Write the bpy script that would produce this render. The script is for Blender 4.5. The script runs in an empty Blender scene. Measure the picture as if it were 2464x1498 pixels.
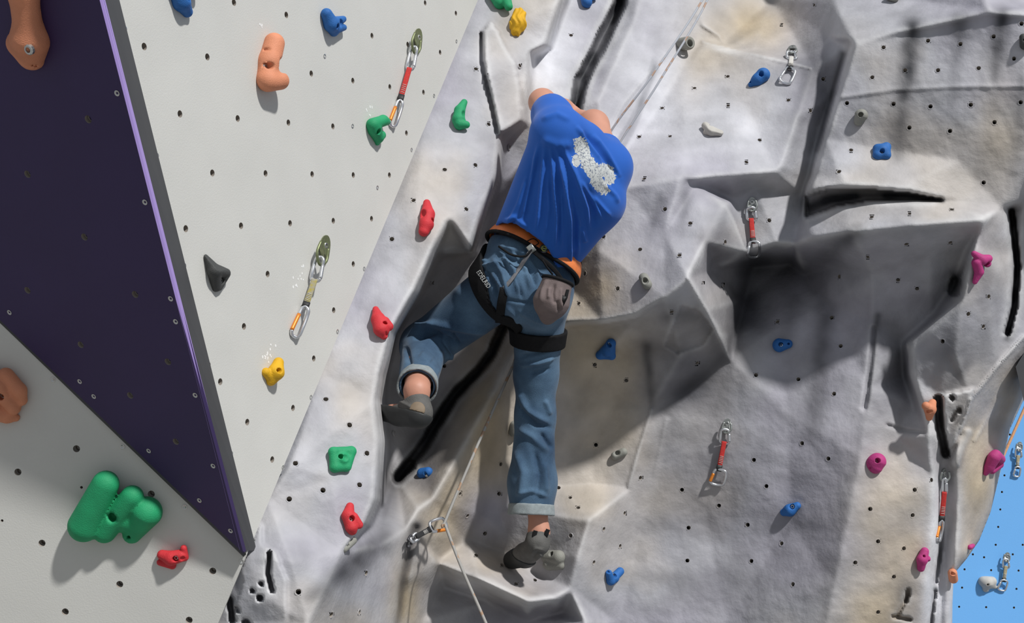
import bpy, bmesh, math, random
import numpy as np
from mathutils import Vector, Matrix
from mathutils.geometry import delaunay_2d_cdt

# ------------------------------------------------------------------ camera
FPX = 3000.0                      # focal length in pixels of the 2464 x 1498 frame
CX, CY = 1232.0, 749.0
PITCH, ROLL = math.radians(24), math.radians(11.5)
CAM = np.array((0.0, 0.0, 1.6))
FWD = np.array((0.0, math.cos(PITCH), math.sin(PITCH)))
_up0 = np.array((0.0, -math.sin(PITCH), math.cos(PITCH)))
_x0 = np.array((1.0, 0.0, 0.0))
RGT = math.cos(ROLL) * _x0 + math.sin(ROLL) * _up0
UPV = -math.sin(ROLL) * _x0 + math.cos(ROLL) * _up0
scene = bpy.context.scene
COL = scene.collection
cam_data = bpy.data.cameras.new('camera')
cam_data.sensor_width = 36.0
cam_data.lens = 36.0 * FPX / 2464.0
cam_data.clip_start = 0.05
cam = bpy.data.objects.new('camera', cam_data)
COL.objects.link(cam)
cam.matrix_world = Matrix(((RGT[0], UPV[0], -FWD[0], CAM[0]),
                           (RGT[1], UPV[1], -FWD[1], CAM[1]),
                           (RGT[2], UPV[2], -FWD[2], CAM[2]),
                           (0, 0, 0, 1)))
scene.camera = cam

# ------------------------------------------------------------------ light
SUN_CAM = np.array((0.92, 1.58, 0.92))          # towards the sun: right, up, behind the camera
SUN_STRENGTH = 3.75
WORLD_STRENGTH = 0.36
world = bpy.data.worlds.new('world')
scene.world = world
world.use_nodes = True
bg = world.node_tree.nodes['Background']
bg.inputs['Color'].default_value = (0.80, 0.88, 1.0, 1)
bg.inputs['Strength'].default_value = WORLD_STRENGTH
sun_data = bpy.data.lights.new('sun', 'SUN')
sun_data.energy = SUN_STRENGTH
sun_data.angle = math.radians(3.0)
sun_data.color = (1.0, 0.985, 0.965)
sun = bpy.data.objects.new('sun', sun_data)
COL.objects.link(sun)
_s = SUN_CAM[0] * RGT + SUN_CAM[1] * UPV - SUN_CAM[2] * FWD
sun.rotation_euler = Vector(_s).to_track_quat('Z', 'Y').to_euler()
sun.location = (3, -3, 8)
scene.view_settings.view_transform = 'Standard'
scene.view_settings.look = 'None'
scene.view_settings.exposure = 0.0
scene.view_settings.gamma = 1.0
scene.view_settings.use_curve_mapping = False

# ------------------------------------------------------------------ helpers
rng = np.random.default_rng(7)

def cpt(px, py, d):
    """a point of the place, from where it is seen and how far away it is (camera axes, metres; z towards the camera)"""
    return np.array(((px - CX) / FPX * d, -(py - CY) / FPX * d, -d))

def c2w(p):
    p = np.asarray(p, dtype=np.float64)
    return CAM + p[..., 0:1] * RGT + p[..., 1:2] * UPV - p[..., 2:3] * FWD

def v2w(v):
    v = np.asarray(v, dtype=np.float64)
    return v[..., 0:1] * RGT + v[..., 1:2] * UPV - v[..., 2:3] * FWD

def unit(v):
    v = np.asarray(v, dtype=np.float64)
    return v / np.linalg.norm(v)

def srgb(r, g, b):
    f = lambda c: (c / 255 / 12.92) if c / 255 <= 0.04045 else ((c / 255 + 0.055) / 1.055) ** 2.4
    return (f(r), f(g), f(b))

def make_mesh(name, verts, faces, smooth=True):
    """faces: an (n,3) / (n,4) array or a list of tuples"""
    me = bpy.data.meshes.new(name)
    if isinstance(faces, np.ndarray):
        n, k = faces.shape
        me.vertices.add(len(verts))
        me.vertices.foreach_set('co', np.asarray(verts, dtype=np.float32).ravel())
        me.loops.add(n * k)
        me.loops.foreach_set('vertex_index', faces.astype(np.int32).ravel())
        me.polygons.add(n)
        me.polygons.foreach_set('loop_start', np.arange(0, n * k, k, dtype=np.int32))
        me.polygons.foreach_set('loop_total', np.full(n, k, dtype=np.int32))
        me.update(calc_edges=True)
        me.validate()
    else:
        me.from_pydata([tuple(map(float, v)) for v in verts], [], faces)
        me.update()
    if smooth:
        me.polygons.foreach_set('use_smooth', np.ones(len(me.polygons), dtype=bool))
    return me

def add_obj(name, me, mats, parent=None, loc=None, smooth=None):
    o = bpy.data.objects.new(name, me)
    COL.objects.link(o)
    for m in (mats if isinstance(mats, (list, tuple)) else [mats]):
        if me is not None and len(me.materials) < (len(mats) if isinstance(mats, (list, tuple)) else 1):
            me.materials.append(m)
    if loc is not None:
        o.location = loc
    if parent is not None:
        o.parent = parent
        o.matrix_parent_inverse = Matrix.Translation(-Vector(WLOC.get(parent.name, (0, 0, 0))))
        WLOC[o.name] = tuple(loc) if loc is not None else (0, 0, 0)
        o.matrix_parent_inverse = parent_world(parent).inverted()
    else:
        WLOC[o.name] = tuple(loc) if loc is not None else (0, 0, 0)
    return o

WLOC = {}

def parent_world(p):
    return Matrix.Translation(Vector(WLOC.get(p.name, (0, 0, 0))))

def mesh_obj(name, wverts, faces, mats, parent=None, origin=None, smooth=True, matidx=None):
    """an object from world-space vertices; its origin is its base point"""
    wverts = np.asarray(wverts, dtype=np.float64)
    if origin is None:
        origin = wverts.mean(axis=0)
    me = make_mesh(name, wverts - np.asarray(origin), faces, smooth)
    o = add_obj(name, me, mats, parent, tuple(float(c) for c in origin))
    if matidx is not None:
        me.polygons.foreach_set('material_index', np.asarray(matidx, dtype=np.int32))
    return o

def empty(name, loc, parent=None):
    o = bpy.data.objects.new(name, None)
    COL.objects.link(o)
    o.location = tuple(float(c) for c in loc)
    o.empty_display_size = 0.05
    WLOC[o.name] = tuple(float(c) for c in loc)
    if parent is not None:
        o.parent = parent
        o.matrix_parent_inverse = parent_world(parent).inverted()
    return o

def tag(o, label=None, cat=None, group=None, kind=None):
    if label: o['label'] = label
    if cat: o['category'] = cat
    if group: o['group'] = group
    if kind: o['kind'] = kind
    return o

# ------------------------------------------------------------------ materials
def new_mat(name):
    m = bpy.data.materials.new(name)
    m.use_nodes = True
    nt = m.node_tree
    return m, nt, nt.nodes['Principled BSDF']

def mat(name, color, rough=0.6, metal=0.0, var=0.0, scale=40.0, bump=0.0, bscale=120.0, spec=0.5, color2=None):
    """procedural material: noise-mottled colour and fine relief"""
    m, nt, p = new_mat(name)
    p.inputs['Roughness'].default_value = rough
    p.inputs['Metallic'].default_value = metal
    p.inputs['Specular IOR Level'].default_value = spec
    tc = nt.nodes.new('ShaderNodeTexCoord')
    c2 = color2 if color2 else tuple(c * (1 - var) for c in color)
    n = nt.nodes.new('ShaderNodeTexNoise')
    n.inputs['Scale'].default_value = scale
    n.inputs['Detail'].default_value = 4
    nt.links.new(tc.outputs['Object'], n.inputs['Vector'])
    r = nt.nodes.new('ShaderNodeValToRGB')
    r.color_ramp.elements[0].position = 0.32
    r.color_ramp.elements[1].position = 0.68
    r.color_ramp.elements[0].color = (*c2, 1)
    r.color_ramp.elements[1].color = (*color, 1)
    nt.links.new(n.outputs['Fac'], r.inputs['Fac'])
    nt.links.new(r.outputs['Color'], p.inputs['Base Color'])
    if bump > 0:
        n2 = nt.nodes.new('ShaderNodeTexNoise')
        n2.inputs['Scale'].default_value = bscale
        n2.inputs['Detail'].default_value = 3
        nt.links.new(tc.outputs['Object'], n2.inputs['Vector'])
        b = nt.nodes.new('ShaderNodeBump')
        b.inputs['Strength'].default_value = bump
        b.inputs['Distance'].default_value = 0.004
        nt.links.new(n2.outputs['Fac'], b.inputs['Height'])
        nt.links.new(b.outputs['Normal'], p.inputs['Normal'])
    return m

M = {}
M['panel_white'] = mat('panel_white', (0.60, 0.595, 0.56), 0.7, var=0.05, scale=6, bump=0.12, bscale=260)
M['panel_purple'] = mat('panel_purple', (0.034, 0.018, 0.086), 0.6, var=0.10, scale=5, bump=0.10, bscale=260)
M['edge_purple'] = mat('edge_purple', (0.40, 0.29, 0.66), 0.5, var=0.08, scale=14)
M['rubber_dark'] = mat('rubber_dark', (0.055, 0.056, 0.060), 0.75, var=0.15, scale=9)
M['panel_blue'] = mat('panel_blue', (0.165, 0.46, 0.90), 0.6, var=0.05, scale=2, bump=0.08, bscale=200)
M['steel'] = mat('steel', (0.62, 0.62, 0.60), 0.32, metal=0.9, var=0.15, scale=60)
M['steel_dark'] = mat('steel_dark', (0.23, 0.22, 0.20), 0.5, metal=0.5, var=0.3, scale=60)
M['nut_hole'] = mat('nut_hole', (0.34, 0.30, 0.26), 0.8, var=0.3, scale=60)
M['nut_black'] = mat('nut_black', (0.012, 0.012, 0.012), 0.9)
M['floor'] = mat('floor_mat', (0.33, 0.32, 0.30), 0.9, var=0.2, scale=3)

# ------------------------------------------------------------------ planes
class Plane:
    """a flat board: inverse depth is linear over the view; built from three (px, py, 1/d)"""
    def __init__(self, a, b, c):
        A = np.array([[1, p[0], p[1]] for p in (a, b, c)], dtype=float)
        self.k = np.linalg.solve(A, np.array([a[2], b[2], c[2]]))
        P = [self.pt(p[0], p[1]) for p in (a, b, c)]
        n = unit(np.cross(P[1] - P[0], P[2] - P[0]))
        if n[2] < 0: n = -n
        self.n, self.o = n, P[0]
        # in-plane axes: v is the picture's up laid into the plane
        v = np.array((0, 1.0, 0)); v = unit(v - n * v.dot(n))
        self.v, self.u = v, np.cross(v, n)
    def d(self, px, py):
        return 1.0 / (self.k[0] + self.k[1] * px + self.k[2] * py)
    def pt(self, px, py):
        return cpt(px, py, self.d(px, py))
    def normal(self, px, py):
        return self.n
    def uv(self, p):
        q = p - self.o
        return np.array((q.dot(self.u), q.dot(self.v)))
    def xyz(self, uv, h=0.0):
        return self.o + uv[0] * self.u + uv[1] * self.v + h * self.n

_k = lambda x: 0.345 - 1.64e-4 * (x - 447)
MAIN = Plane((447, 549, _k(447)), (1000, 300, _k(1000)), (590, 1335, _k(590)))
LOWER = Plane((590, 1335, 0.3210), (525, 1498, 0.3190), (0, 1335, 0.3215))
PURPLE = Plane((0, 770, 1 / LOWER.d(0, 770) + 0.0006), (590, 1335, 0.3245), (245, 0, 0.400))
BLUE = Plane((2400, 1100, 0.146), (2400, 1500, 0.1475), (2800, 1300, 0.146))

def inside(poly, x, y):
    r = False
    j = len(poly) - 1
    for i in range(len(poly)):
        xi, yi = poly[i]; xj, yj = poly[j]
        if (yi > y) != (yj > y) and x < (xj - xi) * (y - yi) / (yj - yi) + xi:
            r = not r
        j = i
    return r

_nut_me = {}
def nut_mesh(r, depth, lip=None):
    """threaded insert seen in a bolt hole: rim, bore and bottom"""
    key = (round(r, 5), round(depth, 4), lip is None)
    if key in _nut_me: return _nut_me[key]
    n = 14
    V, F, I = [], [], []
    prof = [(r * 1.00, -0.0002), (r * 0.98, -depth * 0.45), (r * 0.74, -depth * 0.5), (r * 0.72, -depth)]
    for (rr, z) in prof:
        for i in range(n):
            a = 2 * math.pi * i / n
            V.append((rr * math.cos(a), rr * math.sin(a), z))
    for k in range(len(prof) - 1):
        for i in range(n):
            j = (i + 1) % n
            F.append((k * n + i, k * n + j, (k + 1) * n + j, (k + 1) * n + i)); I.append(0 if k != 1 else 1)
    F.append(tuple(range(3 * n, 4 * n))); I.append(2)
    if lip is not None:                       # filler smoothed around the hole
        for (rr, z) in ((r * 1.0, 0.0006), (r * 1.30, 0.0008), (r * 1.60, -0.0030)):
            for i in range(n):
                a = 2 * math.pi * i / n
                V.append((rr * math.cos(a), rr * math.sin(a), z))
        for k in (4, 5):
            for i in range(n):
                j = (i + 1) % n
                F.append((k * n + i, (k + 1) * n + i, (k + 1) * n + j, k * n + j)); I.append(3)
        for i in range(n):
            j = (i + 1) % n
            F.append((i, 4 * n + i, 4 * n + j, j)); I.append(3)
    me = make_mesh('t_nut', V, F, smooth=False)
    for mm in (M['nut_hole'], M['steel_dark'], M['nut_black']) + ((lip,) if lip is not None else ()): me.materials.append(mm)
    me.polygons.foreach_set('material_index', I)
    _nut_me[key] = me
    return me

_screw_me = {}
def screw_mesh(r=0.0065):
    if r in _screw_me: return _screw_me[r]
    n = 14
    prof = [(r, -0.001), (r, 0.0012), (r * 0.72, 0.0016), (r * 0.42, 0.0004), (r * 0.40, -0.002)]
    V, F, I = [], [], []
    for (rr, z) in prof:
        for i in range(n):
            a = 2 * math.pi * i / n
            V.append((rr * math.cos(a), rr * math.sin(a), z))
    for k in range(len(prof) - 1):
        for i in range(n):
            j = (i + 1) % n
            F.append((k * n + i, k * n + j, (k + 1) * n + j, (k + 1) * n + i)); I.append(0)
    F.append(tuple(range(4 * n, 5 * n))); I.append(1)
    me = make_mesh('screw', V, F, smooth=False)
    for mm in (M['steel'], M['nut_black']): me.materials.append(mm)
    me.polygons.foreach_set('material_index', I)
    _screw_me[r] = me
    return me

def place_on(name, me, p_cam, n_cam, parent):
    """a small piece standing on a surface: its z axis along the surface normal"""
    o = bpy.data.objects.new(name, me)
    COL.objects.link(o)
    w = c2w(p_cam); n = v2w(n_cam)
    mw = Vector(n).to_track_quat('Z', 'Y').to_matrix().to_4x4()
    mw.translation = Vector(w)
    o.parent = parent
    o.matrix_parent_inverse = parent_world(parent).inverted()
    o.matrix_basis = mw
    return o

def board(name, plane, poly, holes, screws, material, parent, thick=0.022, hole_r=0.0088, edge_mat=None, nut=True):
    """a flat plywood board with real bolt holes; nuts and screws are its parts"""
    uvs = [plane.uv(plane.pt(x, y)) for (x, y) in poly]
    pts = [Vector(q) for q in uvs]
    edges = [(i, (i + 1) % len(pts)) for i in range(len(pts))]
    cs = []
    for h in holes:
        c = plane.uv(plane.pt(h[0], h[1])); r = h[2] if len(h) > 2 else hole_r
        cs.append((c, r))
        b = len(pts); n = 14
        for i in range(n):
            a = 2 * math.pi * i / n
            pts.append(Vector((c[0] + r * math.cos(a), c[1] + r * math.sin(a))))
        edges += [(b + i, b + (i + 1) % n) for i in range(n)]
    vo, eo, fo, *_ = delaunay_2d_cdt(pts, edges, [], 0, 1e-7)
    P2 = np.array([tuple(v) for v in vo])
    F = []
    for f in fo:
        g = P2[list(f)].mean(axis=0)
        if not inside([tuple(q) for q in uvs], g[0], g[1]): continue
        if any((g[0] - c[0]) ** 2 + (g[1] - c[1]) ** 2 < (r * 0.97) ** 2 for c, r in cs): continue
        F.append(list(f))
    V = [plane.xyz(q) for q in P2]
    I = [0] * len(F)
    b = len(V); m = len(uvs)
    idx = [int(np.argmin(((P2 - q) ** 2).sum(axis=1))) for q in uvs]
    V += [plane.xyz(q, -thick) for q in uvs]
    for i in range(m):
        j = (i + 1) % m
        F.append([idx[i], idx[j], b + j, b + i]); I.append(1)
    F.append([b + i for i in range(m)]); I.append(1)
    o = mesh_obj(name, c2w(np.array(V)), [tuple(f) for f in F], [material, edge_mat or material], parent, smooth=False, matidx=I)
    bm = bmesh.new(); bm.from_mesh(o.data); bmesh.ops.recalc_face_normals(bm, faces=bm.faces); bm.to_mesh(o.data); bm.free()
    for (c, r) in cs if nut else []:
        place_on('t_nut', nut_mesh(r, 0.024), plane.xyz(c), plane.n, o)
    for s in screws:
        place_on('screw', screw_mesh(s[2] if len(s) > 2 else 0.0065), plane.pt(s[0], s[1]), plane.n, o)
    return o
# ------------------------------------------------------------------ floor
fl = mesh_obj('floor', [(-6, -8, 0), (8, -8, 0), (8, 9, 0), (-6, 9, 0), (-6, -8, -0.1), (8, -8, -0.1), (8, 9, -0.1), (-6, 9, -0.1)],
              [(0, 1, 2, 3), (7, 6, 5, 4), (0, 4, 5, 1), (1, 5, 6, 2), (2, 6, 7, 3), (3, 7, 4, 0)], M['floor'], smooth=False)
tag(fl, 'grey matting floor at the foot of the climbing wall', kind='structure')

# ------------------------------------------------------------------ left wall: three boards and their edge strips
wl = empty('wall_left', c2w(LOWER.pt(300, 1500)))
tag(wl, 'smooth light grey climbing boards with a dark purple wedge board', kind='structure')
ax = lambda y: 1150 - 625 * y / 1498.0            # arete between boards and moulded rock
main_holes = [(563, 6), (689, 36), (1023, 7), (1097, 32), (895, 86), (1059, 126), (749, 177), (849, 194), (938, 209), (1019, 222),
    (694, 295), (801, 304), (978, 320), (639, 417), (751, 419), (850, 421), (937, 421), (981, 107), (347, 112), (499, 137), (433, 274),
    (572, 285), (511, 416), (447, 550), (580, 543), (698, 537), (802, 531), (894, 526), (644, 659), (587, 785), (530, 918), (850, 635),
    (803, 746), (755, 862), (705, 981), (595, 1015), (655, 1105)]
main_screws = [(781, 135), (1044, 230), (848, 303), (908, 451), (990, 360), (1098, 99), (300, 69), (377, 374), (443, 639), (502, 877),
    (876, 646), (812, 797), (556, 1091), (681, 1124), (611, 1300), (748, 955)]
main_holes = [h for h in main_holes]
sx = lambda y: 240 + 340 * y / 1335.0 + (14 + 27 + 8 * (1331 - y) / 1591.0)   # foot of the dark side strip
main_poly = [(sx(-600) - 5, -600), (ax(-600), -600), (ax(0), 0), (ax(700), 700), (593, 1336), (sx(1240) - 5, 1240), (sx(500) - 5, 500), (sx(0) - 5, 0)]
board('panel', MAIN, main_poly, main_holes, main_screws, M['panel_white'], wl, hole_r=0.0085)
low_holes = [(184, 1079), (43, 1135), (101, 1306), (288, 1405), (512, 1373), (157, 1471), (455, 1491), (364, 1188), (196, 1172, 0.0035), (5, 1252, 0.0035)]
low_screws = [(127, 913), (294, 1074), (444, 1219), (581, 1350)]
low_poly = [(-1200, -400), (0, 744), (584, 1326), (592, 1338), (525, 1498), (441, 1700), (300, 2000), (-1200, 2000)]
board('panel', LOWER, low_poly, low_holes, low_screws, M['panel_white'], wl)
pur_holes = [(212, 287), (66, 419), (203, 570), (66, 698), (325, 708), (194, 829), (404, 870), (313, 951), (423, 1062)]
pur_screws = [(282, 224), (349, 486), (23, 751), (411, 718), (423, 773), (192, 917), (226, 953), (470, 950), (358, 1084), (513, 1120), (480, 1203), (555, 1276)]
pe = lambda y: 240 + (580 - 240) * y / 1335.0     # right edge of the purple face
pur_poly = [(-700, 100), (-700, -600), (pe(-600), -600), (pe(0), 0), (pe(700), 700), (586, 1331), (0, 770)]
board('panel', PURPLE, pur_poly, pur_holes, pur_screws, M['panel_purple'], wl, thick=0.012)

def strip(name, rows, material, parent):
    """a band through rows of camera-space points"""
    V = []; F = []
    k = len(rows[0])
    for r in rows: V += list(r)
    for i in range(len(rows) - 1):
        for j in range(k - 1):
            F.append((i * k + j, i * k + j + 1, (i + 1) * k + j + 1, (i + 1) * k + j))
    o = mesh_obj(name, c2w(np.array(V)), F, material, parent, smooth=False)
    bm = bmesh.new(); bm.from_mesh(o.data); bmesh.ops.recalc_face_normals(bm, faces=bm.faces)
    bm.to_mesh(o.data); bm.free()
    return o
rows_a, rows_b = [], []
for y in np.linspace(-600, 1322, 16):
    t = (1331 - y) / 1591.0
    w = 12 + 2 * t
    x = pe(y)
    pd = PURPLE.d(x, y)
    p0 = PURPLE.pt(x, y) + PURPLE.n * 0.0004
    p1 = cpt(x + w * 0.5, y + 1, pd + 0.004)
    p2 = cpt(x + w, y + 2, pd + 0.020)
    rows_a.append([p0, p1, p2])
    xm, ym = x + 41 + 8 * t, y + 2
    md = MAIN.d(xm, ym)
    q0 = cpt(x + w - 1, y + 2, pd + 0.021)
    q1 = cpt(xm, ym, max(md - 0.004, pd + 0.026))
    q2 = cpt(xm + 1, ym, md + 0.03)
    rows_b.append([q0, q0 * 0.5 + q1 * 0.5 + np.array((0.001, 0, 0.001)), q1, q2])
strip('edge_strip', rows_a, M['edge_purple'], wl)
strip('side_panel', rows_b, M['rubber_dark'], wl)
rows_c = []
for x in np.linspace(-700, 590, 14):             # dark seal along the foot of the purple board
    y = 770 + x * (1331 - 770) / 586.0
    rows_c.append([PURPLE.pt(x + 2, y - 2) - PURPLE.n * 0.001, cpt(x - 2.5, y + 3.0, min(PURPLE.d(x, y) + 0.004, LOWER.d(x, y) - 0.003)), LOWER.pt(x - 5, y + 6) - LOWER.n * 0.004])
strip('seal_strip', rows_c, M['rubber_dark'], wl)

# ------------------------------------------------------------------ right wall: blue board far behind
wr = empty('wall_right', c2w(BLUE.pt(2400, 1500)))
tag(wr, 'bright sky blue climbing wall far behind the rock', kind='structure')
blue_holes = [(2430, 1045), (2417, 1143), (2411, 1183), (2407, 1225), (2402, 1267), (2396, 1310), (2461, 1310), (2321, 1369), (2385, 1371),
    (2451, 1372), (2315, 1413), (2446, 1416), (2308, 1459), (2373, 1460), (2440, 1461), (2341, 1333), (2368, 1340), (2437, 1333)]
board('panel', BLUE, [(1900, -900), (4200, -900), (4200, 2300), (1900, 2300)], blue_holes, [], M['panel_blue'], wr, hole_r=0.0060)
# ------------------------------------------------------------------ moulded rock wall
STEP = 4
GX0, GX1, GY0, GY1 = 400, 2720, -220, 1720
gx = np.arange(GX0, GX1 + 1, STEP); gy = np.arange(GY0, GY1 + 1, STEP)
NX, NY = len(gx), len(gy)
PXg, PYg = np.meshgrid(gx.astype(float), gy.astype(float))

def noise2(cell, seed):
    r = np.random.default_rng(seed)
    nx, ny = int((GX1 - GX0) / cell) + 4, int((GY1 - GY0) / cell) + 4
    g = r.uniform(-1, 1, (ny, nx))
    fx = (PXg - GX0) / cell; fy = (PYg - GY0) / cell
    ix, iy = fx.astype(int), fy.astype(int)
    tx, ty = fx - ix, fy - iy
    tx = tx * tx * tx * (tx * (tx * 6 - 15) + 10); ty = ty * ty * ty * (ty * (ty * 6 - 15) + 10)
    a = g[iy, ix] * (1 - tx) + g[iy, ix + 1] * tx
    b = g[iy + 1, ix] * (1 - tx) + g[iy + 1, ix + 1] * tx
    return a * (1 - ty) + b * ty

def fbm(cell, seed, octv=3):
    s, a = 0, 1.0
    for k in range(octv):
        s = s + a * noise2(cell / 2 ** k, seed + k); a *= 0.5
    return s

def seg_dist(X, Y, path):
    """distance to a polyline and the place along it (0..1)"""
    best = np.full(X.shape, 1e9); tt = np.zeros(X.shape)
    L = [math.hypot(path[i + 1][0] - path[i][0], path[i + 1][1] - path[i][1]) for i in range(len(path) - 1)]
    tot = sum(L) or 1.0; acc = 0.0
    for i in range(len(path) - 1):
        ax_, ay_ = path[i][:2]; bx_, by_ = path[i + 1][:2]
        dx, dy = bx_ - ax_, by_ - ay_
        q = dx * dx + dy * dy or 1e-9
        t = np.clip(((X - ax_) * dx + (Y - ay_) * dy) / q, 0, 1)
        dd = np.hypot(X - ax_ - t * dx, Y - ay_ - t * dy)
        m = dd < best
        best = np.where(m, dd, best); tt = np.where(m, (acc + t * L[i]) / tot, tt)
        acc += L[i]
    return best, tt

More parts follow.
